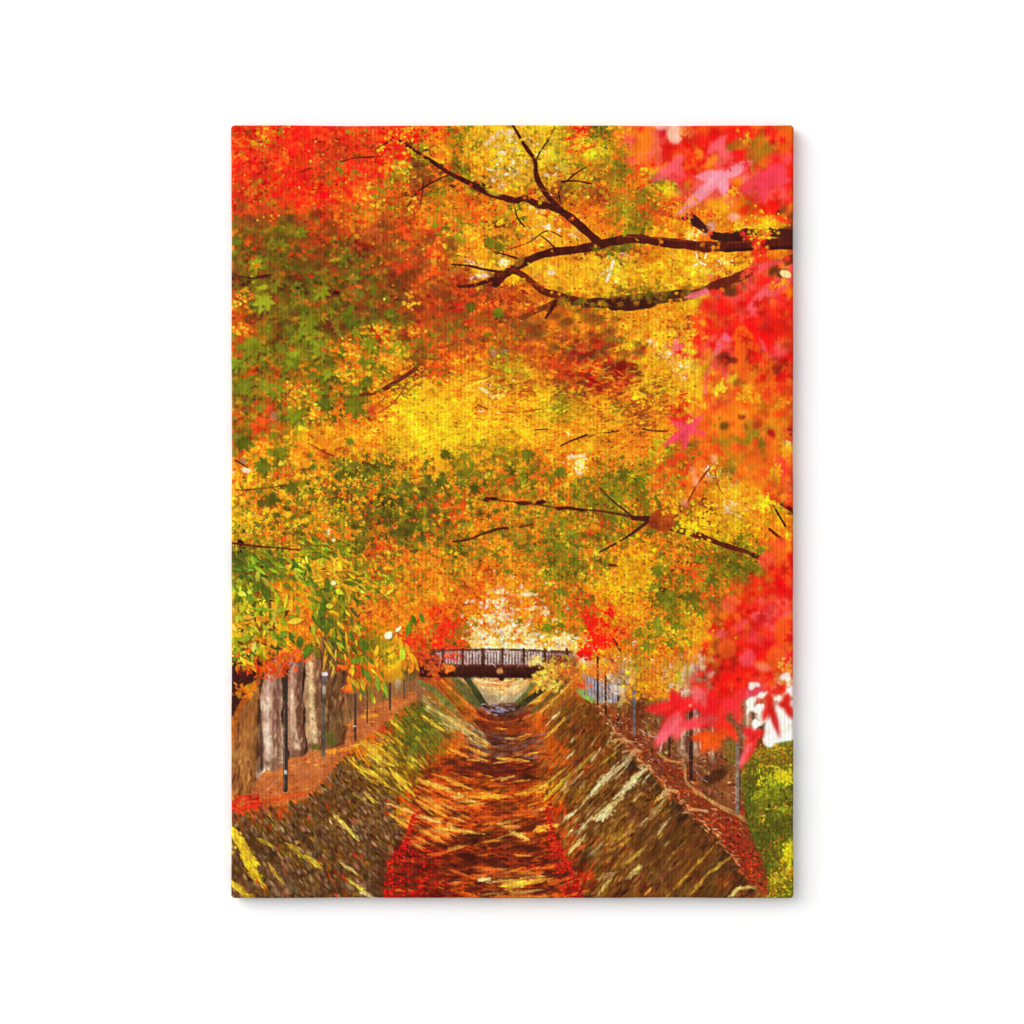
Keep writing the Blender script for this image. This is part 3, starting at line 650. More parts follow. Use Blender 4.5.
for _ in range(260):
    y = 705 + 192 * rng.random(); x = rng.uniform(232, 745); l, r = lx(y), rx_(y); g_ = .4 + (y - 700) / 190
    if x < l:
        if y < ltop(x) + 6: continue
        a_, c = 50, (66, 42, 20)
    elif x > r:
        if y < rtop(x) + 6: continue
        a_, c = -48, (70, 40, 18)
    else: a_, c = rng.normal(0, 8), (64, 20, 12)
    leaf(x, y, rng.uniform(8, 20) * g_, rng.uniform(2, 5) * g_, a_ + rng.normal(0, 5), vary(c, .2, 5), 4, rng.uniform(.15, .4))
GD, PE, CR, OG = (252, 196, 52), (252, 156, 50), (238, 214, 150), (186, 154, 40)
for x0, y0, x1, y1, w, c in [
 (361, 741, 385, 763, 6, GD), (347, 757, 363, 772, 3.6, GD), (367, 768, 387, 785, 5.5, GD), (374, 766, 392, 778, 4, OG), (391, 770, 414, 795, 7, GD), (386, 753, 398, 765, 3.4, GD),
 (384, 762, 396, 766, 3, GD), (392, 722, 403, 731, 3.2, GD), (376, 732, 392, 740, 4, OG), (386, 745, 396, 752, 3, OG), (352, 746, 366, 742, 4, (226, 180, 60)), (335, 815, 358, 839, 5, (244, 214, 90)),
 (231, 830, 256, 864, 12, (252, 206, 40)), (242, 856, 264, 885, 9, (236, 190, 30)), (230, 880, 252, 899, 8, (230, 180, 40)), (288, 843, 305, 857, 6, OG), (306, 855, 322, 868, 7, (216, 180, 50)),
 (341, 863, 356, 873, 4, (240, 200, 110)), (349, 880, 367, 893, 4.5, (226, 190, 60)), (258, 838, 272, 846, 6, OG), (390, 804, 432, 820, 4, (250, 190, 90)), (392, 815, 408, 827, 4, PE),
 (415, 799, 432, 808, 4, PE), (388, 786, 404, 795, 4, OG), (270, 865, 284, 884, 5, (190, 150, 50)), (362, 893, 376, 899, 4, (230, 200, 130)),
 (422, 715, 445, 732, 4.5, GD), (432, 708, 486, 742, 3.4, (240, 190, 80)), (451, 749, 468, 757, 4, PE), (464, 746, 487, 754, 4, PE), (497, 758, 527, 761, 4.4, PE), (524, 756, 536, 752, 3, PE),
 (462, 700, 478, 718, 2.6, (240, 110, 30)), (476, 717, 502, 722, 3, (240, 100, 30)), (500, 722, 528, 717, 3, (244, 110, 30)), (524, 719, 541, 706, 3, (236, 120, 40)), (496, 728, 506, 729, 3, PE),
 (545, 738, 567, 717, 3.4, (244, 170, 60)), (520, 737, 532, 734, 2, PE), (420, 779, 452, 792, 5.4, (250, 174, 60)), (420, 797, 450, 812, 5, PE), (441, 776, 470, 789, 4.4, PE), (453, 797, 466, 795, 6, (244, 180, 80)),
 (472, 796, 510, 796, 6, (250, 160, 46)), (516, 795, 546, 786, 7, (252, 164, 40)), (545, 799, 569, 775, 4.4, (246, 206, 50)), (540, 788, 566, 768, 3.4, (232, 180, 60)), (418, 815, 440, 822, 4, (252, 190, 100)),
 (440, 828, 482, 833, 5, (252, 180, 70)), (536, 830, 556, 824, 8, (250, 166, 50)), (512, 832, 528, 839, 6, (252, 200, 90)), (422, 830, 445, 842, 5, PE), (448, 850, 464, 846, 5, (232, 150, 50)),
 (478, 879, 490, 879, 6, (252, 220, 140)), (502, 886, 528, 881, 8, (255, 196, 60)), (524, 883, 550, 878, 7, (252, 170, 50)), (450, 883, 462, 882, 4, (240, 110, 40)), (506, 897, 548, 896, 5, (244, 130, 40)),
 (470, 805, 486, 803, 4, (240, 130, 40)), (430, 855, 448, 852, 4, (236, 100, 30)), (516, 855, 530, 855, 4, (240, 130, 40)), (480, 870, 505, 870, 3, (230, 90, 30)), (540, 868, 556, 866, 4, (236, 110, 30)),
 (588, 797, 618, 763, 5, CR), (564, 820, 577, 810, 5, CR), (570, 851, 587, 834, 5, (240, 200, 110)), (595, 818, 622, 797, 7, (232, 212, 130)), (578, 832, 592, 817, 4, CR), (598, 895, 616, 871, 4, (206, 170, 90)),
 (599, 786, 638, 751, 5.4, (226, 200, 140)), (617, 797, 647, 767, 7.5, (236, 216, 150)), (598, 820, 614, 808, 8, CR), (660, 798, 673, 789, 5, (226, 186, 110)), (686, 812, 706, 809, 4, (236, 196, 120)),
 (668, 896, 716, 844, 3.6, (190, 136, 40)), (690, 896, 710, 871, 3.6, (196, 140, 44)), (709, 873, 732, 856, 3.6, (196, 140, 50)), (730, 897, 740, 887, 5, (240, 210, 120)), (738, 888, 762, 886, 4, (246, 206, 100)),
 (658, 834, 666, 823, 4, (216, 180, 110)), (627, 879, 641, 866, 6.5, (206, 170, 90)), (627, 863, 646, 846, 5, (196, 160, 60)), (600, 878, 616, 872, 5, (176, 130, 80)), (580, 768, 596, 750, 2.5, OG),
 (600, 765, 616, 752, 3, OG), (612, 745, 626, 733, 3, (196, 150, 50)), (622, 760, 640, 748, 3, (220, 180, 120)), (640, 742, 632, 752, 2, CR), (556, 790, 580, 768, 2, OG), (660, 870, 686, 840, 2.4, (150, 100, 34)),
 (650, 815, 668, 796, 4, (186, 150, 80)), (560, 712, 546, 725, 2, CR), (520, 707, 541, 699, 3, (220, 190, 70))]:
    streak(x0, y0, x1, y1, w, c)


for pts in [[(384, 898), (388, 864), (404, 842), (414, 812)], [(584, 898), (576, 874), (564, 852), (556, 834), (549, 806)]]:
    for _ in range(260):
        t = rng.random() * (len(pts) - 1.001); k = int(t); f = t - k
        x = pts[k][0] * (1 - f) + pts[k + 1][0] * f; y = pts[k][1] * (1 - f) + pts[k + 1][1] * f
        sgn = 1 if x < 480 else -1; x += sgn * abs(rng.normal(4, 8)) * (y - 790) / 90
        leaf(x, y, rng.uniform(1, 2.6), rng.uniform(.6, 1.2), rng.normal(0, 30), vary([(206, 20, 16), (150, 14, 16), (230, 44, 20)][rng.integers(0, 3)], .14, 6), .8, .85)
retouch(4500, (230, 700, 770, 898), (1, 2.8), 0, 35, .17, .4, .3, 6)
# right-hand leaf-strewn edge, hose, hedge
PR = [(572, 688), (600, 700), (657, 735), (690, 760), (720, 790), (748, 822), (756, 842), (768, 876), (770, 898), (764, 898), (745, 876), (733, 856), (717, 837), (688, 811), (668, 790), (649, 768), (623, 742), (596, 708)]
poly(PR, (132, 50, 26), .8, 3)
for _ in range(5200):
    x, y = rng.uniform(572, 776), rng.uniform(688, 898)
    if not inpoly(PR, (np.array(x + rng.normal(0, 3)), np.array(y + rng.normal(0, 3)))): continue
    red = (y - 745) / 110
    c = [(206, 26, 14), (120, 20, 14), (220, 70, 20), (84, 26, 16)][rng.integers(0, 4)] if rng.random() < red else [(190, 104, 64), (206, 84, 28), (120, 64, 34), (190, 136, 96), (84, 46, 28)][rng.integers(0, 5)]
    leaf(x, y, rng.uniform(1.2, 3.6), rng.uniform(.4, 1), rng.normal(25, 30), vary(c, .2, 9), .8, .85)
poly([(650, 700), (745, 700), (745, 770), (738, 815), (706, 796), (688, 765), (658, 750)], (124, 78, 44), .75, 2.5)
for _ in range(700):
    x, y = rng.uniform(640, 745), rng.uniform(700, 812)
    if y > np.interp(x, [640, 686, 740], [745, 772, 812]): continue
    c = [(96, 54, 26), (170, 110, 80), (190, 80, 30), (130, 110, 30), (64, 36, 20), (206, 150, 120)][rng.integers(0, 6)]
    leaf(x, y, rng.uniform(1.5, 4), rng.uniform(.6, 1.4), rng.normal(10, 30), vary(c, .14, 8), .9, .75)
blob(716, 776, 14, 6, -28, (66, 32, 16), 3, .8); blob(733, 752, 7, 14, 0, (120, 104, 28), 3, .6)
for x, w_, y1 in [(684, 8, 752), (697, 7, 752), (714, 6, 760), (750, 9, 745)]:
    line([(x, 690), (x + .5, 720), (x, y1)], w_, w_ * 1.3, (176, 124, 96), 2.2, .85, wob=.25); line([(x - w_ * .25, 690), (x - w_ * .2, y1 - 4)], 2, 2, (226, 184, 156), 2, .6); line([(x + w_ * .35, 690), (x + w_ * .4, y1)], 2, 2.4, (96, 54, 36), 2, .6)
line([(657, 752), (668, 760), (684, 764), (686, 780), (694, 789), (707, 798), (722, 807), (736, 814), (749, 822)], 1.6, 4.5, (190, 138, 74), .9, .95)
line([(712, 823), (718, 818), (730, 817)], .8, .8, (206, 130, 104), .8, .6); line([(694, 768), (702, 778), (708, 782)], 1, .8, (200, 160, 140), .7, .7)
for pts in [[(623, 752), (630, 750), (641, 751)], [(639, 767), (644, 764), (650, 768)], [(662, 794), (667, 790), (677, 791)], [(683, 813), (692, 809), (708, 811)], [(612, 741), (620, 739), (632, 742)]]:
    line(pts, 1.8, 3, (214, 160, 96), 1.2, .85)
for _ in range(160):
    t = rng.random(); x = np.interp(t, [0, .3, .7, 1], [600, 640, 690, 745]) + rng.normal(0, 4); y = rtop(x) + rng.normal(-2, 3)
    leaf(x, y, rng.uniform(1.5, 4), rng.uniform(.5, 1.1), rng.normal(30, 25), vary([(206, 130, 76), (190, 90, 40), (224, 170, 110)][rng.integers(0, 3)], .12, 8), .9, .7)
retouch(1800, (575, 690, 770, 898), (1, 2.6), 30, 50, .28, .5, .4, 8, lambda a, b: b < rtop(a))
HG = [(741, 775), (745, 759), (754, 750), (768, 745), (780, 742), (800, 738), (800, 904), (766, 904), (770, 882), (764, 860), (755, 843), (749, 826), (744, 806)]
poly(HG, (104, 98, 24), 1, 1.5)
for _ in range(2600):
    x, y = rng.uniform(738, 798), rng.uniform(738, 902)
    if not inpoly(HG, (np.array(x), np.array(y))): continue
    c = [(122, 118, 22), (92, 96, 20), (146, 132, 26), (176, 146, 30), (70, 72, 20), (176, 88, 24)][rng.choice(6, p=[.3, .3, .14, .06, .12, .08])]
    if y > 842 and x > 800 - (y - 838) * .95: c = [(160, 154, 26), (196, 188, 24), (130, 120, 24), (196, 120, 26)][rng.integers(0, 4)]
    if 764 < y < 786 and x > 758: c = [(214, 194, 30), (176, 164, 26), (140, 130, 24)][rng.integers(0, 3)]
    if y < 765 and rng.random() < .5: c = (176, 120, 30)
    leaf(x, y, rng.uniform(1.3, 3), rng.uniform(.6, 1.3), rng.uniform(0, 180), vary(c, .16, 10), .8, .85)
for x, y, rx, ry, al in [(750, 806, 6, 26, .45), (762, 838, 12, 10, .4), (782, 824, 14, 12, .35), (768, 868, 6, 12, .4), (750, 764, 8, 5, .3)]: blob(x, y, rx, ry, 0, (62, 66, 22), 8, al)
for cx, cy, r, n, c in [(776, 792, 16, 120, (120, 126, 24)), (760, 798, 9, 60, (130, 122, 24)), (772, 752, 15, 90, (150, 110, 26)), (786, 812, 9, 60, (130, 132, 26)), (778, 880, 9, 60, (170, 150, 28)), (790, 872, 7, 50, (190, 150, 30))]:
    for _ in range(n):
        a_, d_ = rng.uniform(0, 6.28), r * math.sqrt(rng.random())
        leaf(cx + d_ * math.cos(a_), cy + d_ * .8 * math.sin(a_), rng.uniform(1.2, 2.8), rng.uniform(.6, 1.2), rng.uniform(0, 180), vary(np.array(c) * (1.12 - .3 * math.sin(a_) * d_ / r), .14, 9), .8, .85)
for _ in range(120):
    star(rng.normal(786, 5), rng.normal(776, 4), rng.uniform(1.4, 3), rng.uniform(0, 180), vary((228, 208, 34), .08, 8), .8, .9)
    star(rng.normal(790, 3), rng.normal(853, 5), rng.uniform(1.4, 3), rng.uniform(0, 180), vary((228, 214, 28), .08, 8), .8, .9)

# ---- footbridge and what is under and beside it --------------------------
poly([(438, 650), (500, 649), (552, 651), (552, 668), (438, 668)], (206, 186, 176), .85, 1.5)
poly([(548, 652), (574, 652), (580, 668), (572, 682), (546, 680)], (132, 76, 36), .8, 2.5)
poly([(418, 652), (440, 652), (440, 678), (418, 678)], (110, 44, 26), .8, 2.5)
poly([(470, 676), (532, 676), (527, 692), (516, 702), (487, 705), (477, 691)], (190, 164, 120), 1, 1)
poly([(473, 677), (531, 677), (525, 688), (514, 694), (492, 694), (480, 688)], (252, 206, 120), .8, 2)
for _ in range(110):
    x, y = rng.uniform(474, 530), rng.uniform(677, 694)
    if y > 693 - abs(x - 502) * .4 + 1: continue
    leaf(x, y, rng.uniform(2, 7), rng.uniform(.5, 1.2), (x - 502) * -.9 + rng.normal(0, 8), vary([(255, 236, 170), (252, 176, 60), (240, 140, 40)][rng.integers(0, 3)], .06, 8), .8, .9)
for pts, w, c in [([(466, 676), (474, 688), (484, 704)], 6, (66, 66, 34)), ([(455, 678), (466, 692), (478, 706)], 7, (104, 100, 50)), ([(442, 680), (460, 697), (480, 714)], 2.2, (224, 120, 40)),
                  ([(436, 682), (452, 700), (466, 716)], 2.4, (150, 66, 26)), ([(420, 682), (436, 692), (452, 708)], 6, (120, 116, 50)),
                  ([(556, 682), (540, 692), (523, 704)], 6, (60, 54, 28)), ([(566, 682), (548, 698), (532, 712)], 4, (112, 84, 40)), ([(570, 684), (556, 698), (540, 713)], 1.8, (244, 176, 70)),
                  ([(560, 681), (545, 693), (528, 705)], 1.4, (220, 150, 60)), ([(578, 690), (562, 704), (548, 716)], 3, (150, 84, 36)), ([(533, 684), (526, 694), (516, 703)], 4, (110, 120, 50)),
                  ([(484, 705), (500, 712), (520, 706)], 4, (60, 34, 26)), ([(478, 712), (492, 719), (512, 719), (530, 712)], 3, (120, 40, 20))]:
    line(pts, w, w, c, 1.1, .9)
for _ in range(40): leaf(rng.normal(497, 7), rng.normal(709, 2), rng.uniform(1.5, 4), .7, rng.normal(0, 8), vary((156, 146, 168), .15, 6), .7, .85)
retouch(1500, (425, 676, 580, 720), (1.2, 3.5), 40, 14, .18, .45, .28, 9, lambda a, b: a < 500)
retouch(1500, (425, 676, 580, 720), (1.2, 3.5), -40, 14, .18, .45, .28, 9, lambda a, b: a >= 500)
blob(586, 694, 10, 4.5, 28, (150, 176, 96), 2.5, .85); blob(590, 699, 6, 2, 30, (140, 200, 70), 1.5, .8)
poly([(420, 664), (458, 664), (546, 666), (546, 678), (470, 677), (420, 676)], (64, 28, 18), 1, .8)
poly([(420, 671), (450, 672), (540, 673), (540, 678), (420, 677)], (52, 18, 12), .8, 1)
x = 430.0
while x < 570:
    line([(x, 652), (x, 665)], 1.3, 1.3, (74, 48, 40), .6, .85, wob=0); x += 3.05
line([(432, 650.5), (502, 649.5), (572, 652)], 2.2, 2.2, (96, 54, 38), .7, 1, wob=0); line([(436, 653.6), (502, 653), (572, 655)], 1, 1, (196, 160, 160), .6, .7, wob=0)
line([(432, 665), (546, 666)], 2, 2, (104, 40, 24), .7, 1, wob=0)
for x in (443, 463, 483, 502.6, 524, 545, 567): line([(x, 649), (x, 667)], 2.4, 2.4, (74, 34, 22), .6, 1, wob=0)
blob(500, 671, 3.2, 2.8, 0, (226, 150, 84), 1.8); blob(502, 678, 2.6, 3, 0, (52, 20, 12), .8); 
# fence, posts and lamps
poly([(582, 673), (598, 680), (618, 684), (618, 702), (600, 704), (588, 694)], (176, 164, 170), .95, 1)
for k in range(9): line([(584 + k * 3.6, 675 + k * 1.2), (585 + k * 3.5, 695 + k)], 1, 1, (110, 98, 104), .6, .8, wob=0)
for x, y0, y1, w, c in [(598, 657, 704, 2.2, (62, 44, 22)), (606, 668, 713, 2.2, (60, 40, 22)), (618.7, 684, 720, 2, (58, 36, 20)), (634.5, 680, 734, 3.2, (110, 98, 96)), (669.7, 716, 757, 2.2, (54, 34, 28)),
                        (691.3, 706, 779, 4, (66, 36, 28)), (738.3, 744, 812, 4.6, (134, 112, 96)), (740.3, 748, 810, 1.4, (70, 50, 40)), (285.8, 680, 790, 4.6, (58, 44, 36)), (284.6, 700, 788, 1, (110, 90, 76)),
                        (323.6, 676, 755, 3.4, (96, 80, 66)), (355.6, 686, 740, 2.6, (76, 60, 46)), (367.5, 690, 723, 1.6, (100, 64, 40)), (390.3, 683, 709, 1.8, (66, 50, 44)), (404.5, 680, 699, 1.2, (80, 60, 50))]:
    line([(x, y0), (x, y1)], w, w, c, .7, 1, wob=.04)
line([(697.5, 715), (701, 749)], 2, 2, (226, 190, 180), .8, .9); line([(667, 719), (660.5, 751)], 1.6, 1.6, (226, 176, 166), .8, .9)
line([(640, 729), (652, 736), (664, 738)], 1, .8, (190, 170, 160), .7, .8); line([(268, 790), (276, 780)], .8, .8, (220, 160, 130), .6, .7)
blob(325, 674, 3.2, 2, 0, (238, 232, 240), .8); blob(325, 679, 3, 3, 0, (120, 104, 100), 1, .8); blob(324.5, 690, 1.8, 5, 0, (214, 190, 160), 1, .8)
blob(286, 772, 1.6, 2.4, 0, (206, 196, 190), .9, .9); blob(355, 726, 1.8, .8, 0, (210, 200, 190), .7, .9)
blob(398, 683, 3, 5, 10, (196, 170, 140), 2.5, .7); blob(411, 674, 7, 7, 0, (100, 84, 44), 3, .8); blob(421, 664, 2.5, 7, 0, (60, 50, 50), 1.5, .8)
line([(626, 688), (623, 698), (619, 706)], 3.4, 4, (212, 162, 90), 1, .95)
for _ in range(150):
    x, y = rng.uniform(598, 632), rng.uniform(655, 716)
    leaf(x, y, rng.uniform(1, 3), rng.uniform(.5, 1), rng.uniform(0, 90), vary([(230, 130, 30), (120, 80, 30), (240, 200, 150), (170, 110, 30)][rng.integers(0, 4)], .14, 8), .8, .7)
for x, y, rx, ry in [(684, 672, 2, 8), (692, 668, 2, 12), (697, 678, 1.8, 12), (672, 686, 3, 3), (672, 664, 3, 4), (688, 692, 6, 3), (700, 694, 2, 5), (618, 690, 7, 5), (610, 676, 3, 3)]:
    blob(x, y, rx, ry, 8, vary((232, 206, 178), .05, 4), 1.6, .75)
for _ in range(90):
    x = rng.uniform(640, 672)
    leaf(x, rng.uniform(690, 735), rng.uniform(2, 5), rng.uniform(.7, 1.4), rng.uniform(50, 120), vary([(96, 70, 36), (150, 110, 60), (120, 70, 26)][rng.integers(0, 3)], .14, 6), 1, .7)
blob(657, 708, 2.2, 6, 25, (216, 180, 100), 1, .9)
for cx, cy, rx, ry, n, c in [(556, 667, 16, 9, 120, (250, 196, 60)), (548, 684, 14, 8, 80, (240, 190, 70)), (572, 674, 14, 8, 80, (240, 130, 40)), (566, 668, 12, 10, 40, (180, 90, 30)), (535, 660, 10, 6, 30, (252, 210, 110)), (540, 676, 10, 5, 30, (250, 196, 60)), (580, 684, 10, 4, 26, (240, 96, 34)), (646, 684, 22, 9, 120, (246, 160, 26)),
                             (660, 694, 18, 7, 70, (244, 130, 26)), (432, 668, 8, 10, 60, (246, 100, 30)), (420, 655, 12, 10, 80, (248, 90, 26)), (447, 668, 8, 5, 30, (246, 110, 30)), (604, 668, 16, 8, 40, (230, 130, 40)),
                             (620, 655, 16, 9, 50, (226, 140, 30)), (675, 660, 14, 9, 60, (236, 140, 26)), (452, 656, 10, 4, 24, (250, 80, 30)), (638, 664, 12, 9, 40, (176, 140, 30))]:
    for _ in range(n):
        star(cx + rng.normal(0, rx * .5), cy + rng.normal(0, ry * .5), rng.uniform(1.6, 3.8), rng.uniform(0, 180), vary(c, .12, 18), .7, .85)

retouch(1500, (418, 648, 580, 680), (.8, 2.2), 0, 60, .16, .5, .5, 6)
line([(259, 700), (261, 730), (262, 768)], 2, 4, (62, 34, 22), 2.4, .6)
blob(246, 735, 5, 34, 8, (184, 118, 58), 5, .6); blob(257, 745, 4, 30, 2, (104, 60, 30), 4, .6)
retouch(900, (230, 655, 355, 760), (1.5, 4), 88, 14, .15, .4, .28, 6)
retouch(1500, (585, 650, 740, 800), (1, 3.4), 70, 40, .26, .5, .35, 9)
# ---- low left spray of long leaves --------------------------------------
for cx, cy, rx, ry, n, c in [(270, 668, 24, 9, 150, (230, 84, 18)), (245, 690, 10, 8, 46, (236, 130, 22)), (296, 655, 24, 9, 90, (230, 90, 20)), (345, 665, 9, 8, 36, (240, 86, 24)), (350, 688, 9, 5, 26, (244, 100, 26)),
                             (310, 600, 22, 30, 150, (244, 130, 24)), (290, 640, 30, 14, 110, (236, 150, 26)), (375, 610, 30, 26, 200, (236, 130, 22)), (360, 680, 16, 6, 34, (232, 130, 26))]:
    for _ in range(n):
        x, y = cx + rng.normal(0, rx * .5), cy + rng.normal(0, ry * .5)
        (star if rng.random() < .5 else lambda a, b, r, t, c_, s_, al: leaf(a, b, r, r * .35, t, c_, s_, al))(x, y, rng.uniform(2, 4.4), rng.uniform(20, 160), vary(c, .14, 20), .8, .85)
def spray(n, rect, cols, ln, ang, spread=28):
    for _ in range(int(n * 1.5)):
        x, y = rnd(rect)
        c = vary(cols[rng.integers(0, len(cols))], .1, 10); l = rng.uniform(*ln) * .74; a = ang + rng.normal(0, spread); w = l * rng.uniform(.24, .36)
        leaf(x + .9, y + .9, l, w, a, (70, 60, 12), 1, .35)
        leaf(x, y, l, w, a, c, .8, .93)
        leaf(x, y, l * .8, .35, a, np.clip(c * 1.22, 0, 255), .7, .5)
GR, LG, YL = (82, 106, 22), (156, 170, 30), (248, 180, 30)
LM, OL = (206, 212, 50), (130, 124, 24)
spray(46, (232, 552, 300, 580), [GR, GR, (100, 130, 24), LG], (6, 11), 40)
spray(34, (300, 540, 350, 560), [GR, LG, (110, 140, 24), OL], (5, 9), 20)
spray(30, (234, 575, 275, 620), [GR, (100, 130, 24), LM, LG], (6, 11), 75)
spray(40, (296, 560, 340, 585), [LG, LM, YL, GR], (4, 8), 60)
spray(32, (318, 556, 352, 592), [YL, (250, 170, 24), YL], (5, 8), 35)
spray(34, (310, 580, 345, 640), [GR, GR, OL, LG], (6, 12), 70)
spray(24, (336, 575, 362, 640), [OL, YL, (226, 160, 26), GR], (6, 11), 60)
spray(40, (355, 555, 395, 600), [GR, LG, LM, OL, YL], (3.5, 7), 30)
spray(20, (232, 605, 262, 640), [YL, LG, (226, 190, 40)], (6, 10), 40)
spray(22, (260, 585, 300, 645), [YL, (244, 150, 24), LG, YL], (6, 11), 60)
spray(24, (330, 625, 365, 665), [GR, OL, YL, LG], (5, 9), 60)
spray(26, (352, 640, 385, 700), [GR, OL, YL, (226, 170, 30)], (5, 10), 80, 20)
spray(8, (270, 632, 285, 650), [GR, (110, 140, 24)], (5, 8), 60)
for x, y, l, w, a, c in [(243, 640, 10, 4, -22, LG), (243, 654, 9, 3.6, -65, LM), (252, 648, 8, 4, -60, (220, 230, 90)), (275, 643, 5, 3, 80, YL), (283, 634, 6, 3.4, -40, (110, 140, 30)), (292, 638, 7, 2.6, 70, GR),
                         (300, 642, 7, 3.4, 95, GR), (308, 650, 9, 4.2, -60, (92, 126, 26)), (317, 652, 8, 3.6, 60, OL), (325, 660, 13, 1.4, 95, YL), (330, 650, 13, 1.6, 60, (226, 180, 36)), (347, 640, 11, 1.3, 85, YL), (323, 610, 9, 4, -70, GR),
                         (266, 594, 9, 4, 70, GR), (258, 586, 8, 4.4, -50, (98, 130, 26)), (250, 600, 6, 2.6, 70, (120, 150, 30)), (234, 628, 5, 2.4, 55, (255, 214, 60)), (408, 650, 8, 2.6, 70, (250, 160, 24)), (400, 642, 9, 3, 60, YL),
                         (415, 662, 11, 3, 65, (250, 184, 30)), (409, 628, 9, 3, -75, (110, 136, 24)), (414, 620, 6, 2.6, 70, (84, 120, 24)), (422, 618, 6, 2, 70, (84, 120, 24)), (403, 655, 9, 3.4, 85, (190, 206, 40)), (393, 648, 7, 2.4, -50, YL),
                         (378, 684, 9, 3.2, 80, (140, 160, 40)), (386, 690, 10, 2.2, 75, (140, 170, 40)), (368, 676, 8, 3, 70, (100, 130, 30)), (358, 660, 8, 3.4, -20, (120, 146, 30)), (366, 645, 6, 3, 60, GR), (405, 665, 6, 3, 80, (214, 140, 30)),
                         (412, 668, 7, 3, -60, (244, 150, 30)), (399, 629, 4, 2, -40, (244, 248, 180)), (389, 635, 5, 4, -50, (255, 244, 180)), (334, 583, 3, 2.6, 0, (240, 246, 160)), (340, 592, 5, 2.6, 30, (220, 236, 40)),
                         (286, 601, 8, 2, -80, (232, 220, 40)), (292, 596, 6, 2, 85, YL), (350, 588, 10, 2.2, 25, (244, 186, 30)), (280, 610, 8, 2.4, -10, LG), (262, 609, 13, 2, 4, (130, 170, 30)), (244, 606, 8, 2.4, -60, (206, 210, 40)),
                         (248, 617, 6, 2.8, 0, (236, 180, 40)), (270, 625, 6, 2.6, -40, (206, 180, 40)), (296, 621, 9, 3, -10, (250, 214, 50)), (330, 606, 4, 3, 0, LM), (242, 594, 5, 3, 20, (220, 232, 60)), (250, 592, 3, 2.6, 0, (206, 226, 60))]:
    leaf(x + 1, y + 1, l, w, a, (60, 40, 14), 1.2, .4); leaf(x, y, l, w, a, c, .9, 1)
    leaf(x, y, l * .85, .4, a, np.clip(np.array(c) * 1.18, 0, 255), .7, .6)
for x, y in [(326, 660), (331, 664), (324, 668), (336, 655), (318, 640), (349, 650), (333, 672)]: leaf(x, y, 7, 1, rng.normal(92, 12), vary((240, 196, 60), .08, 10), .8, .9)
for _ in range(90):
    x, y = rng.normal(243, 9), rng.normal(657, 7)
    leaf(x, y, rng.uniform(3, 6), rng.uniform(1, 2), rng.uniform(0, 180), vary([(160, 190, 30), (230, 90, 20), (96, 120, 24), (120, 40, 20), (250, 190, 40)][rng.integers(0, 5)], .1, 8), .8, .85)
retouch(1800, (230, 530, 425, 700), (1.2, 3.4), 60, 50, .15, .45)

# ---- near red leaves, out of focus (right side) --------------------------
F = Layer()
red = lambda x, y: x > redline(y) + rng.normal(0, 4)
def rrect(y0, y1, n, size, soft, al, pa=.62):
    for _ in range(n):
        y = rng.uniform(y0, y1); x = rng.uniform(redline(y) - 6, 798)
        if not red(x, y): continue
        c = cellcol(x, y, pa, 5)
        if rng.random() < .6: star(x, y, rng.uniform(*size), rng.uniform(40, 140), c, soft, al, rng.uniform(.6, 1), 5, 2.0, L=F)
        else: blob(x, y, rng.uniform(*size) * .6, rng.uniform(*size) * .35, rng.uniform(-70, 70), c, soft, al, F)
rrect(122, 300, 520, (7, 15), 3, .8)
rrect(290, 500, 620, (6, 14), 2.6, .8)
rrect(540, 700, 420, (6, 11), 2.0, .85)
rrect(555, 690, 320, (4, 8), 1.4, .8)
F.merge(BG, 1.15)
F = Layer()
def hand(cx, cy, tips, w, col, al=.85):
    for tx, ty in tips:
        a = math.degrees(math.atan2(ty - cy, tx - cx)); l = math.hypot(tx - cx, ty - cy)
        leaf(cx + (tx - cx) * .46, cy + (ty - cy) * .46, l * .6, w * .5, a, col, 2, al, F)
    blob(cx, cy, w * .5, w * .45, 0, col, 2, al, F)
PK, HP, LP = (252, 96, 98), (248, 66, 82), (250, 166, 166)
hand(722, 176, [(678, 215), (696, 177), (725, 197), (753, 162)], 13, (250, 150, 156), .95)
hand(712, 182, [(678, 215)], 8, LP, .7)
hand(766, 177, [(736, 195), (762, 202), (791, 181), (786, 164)], 15, HP)
hand(674, 166, [(683, 154), (652, 182), (685, 176)], 11, PK)
hand(719, 143, [(707, 154), (727, 136), (726, 158)], 9, PK)
hand(656, 140, [(640, 156), (660, 172), (650, 128)], 9, (248, 110, 70))
hand(706, 292, [(685, 298), (716, 287)], 7, (248, 110, 134))
hand(764, 292, [(771, 283), (752, 304), (743, 316), (776, 296)], 8, PK)
hand(766, 266, [(753, 273), (782, 260)], 6, (248, 84, 90))
hand(725, 338, [(716, 346), (733, 340), (713, 357), (726, 332)], 7, (248, 110, 124))
hand(762, 344, [(759, 337), (767, 353)], 6, (250, 90, 110)); hand(676, 346, [(673, 357), (683, 350), (677, 338)], 5, (246, 100, 110))
hand(706, 384, [(708, 368), (705, 400)], 5, (250, 104, 96)); hand(687, 430, [(664, 446), (684, 450), (709, 435), (704, 414), (668, 416), (690, 412)], 8.5, (248, 76, 92), 1)
hand(684, 420, [(668, 418), (690, 414)], 6, (246, 50, 30)); hand(752, 312, [(745, 318), (758, 300)], 6, PK)
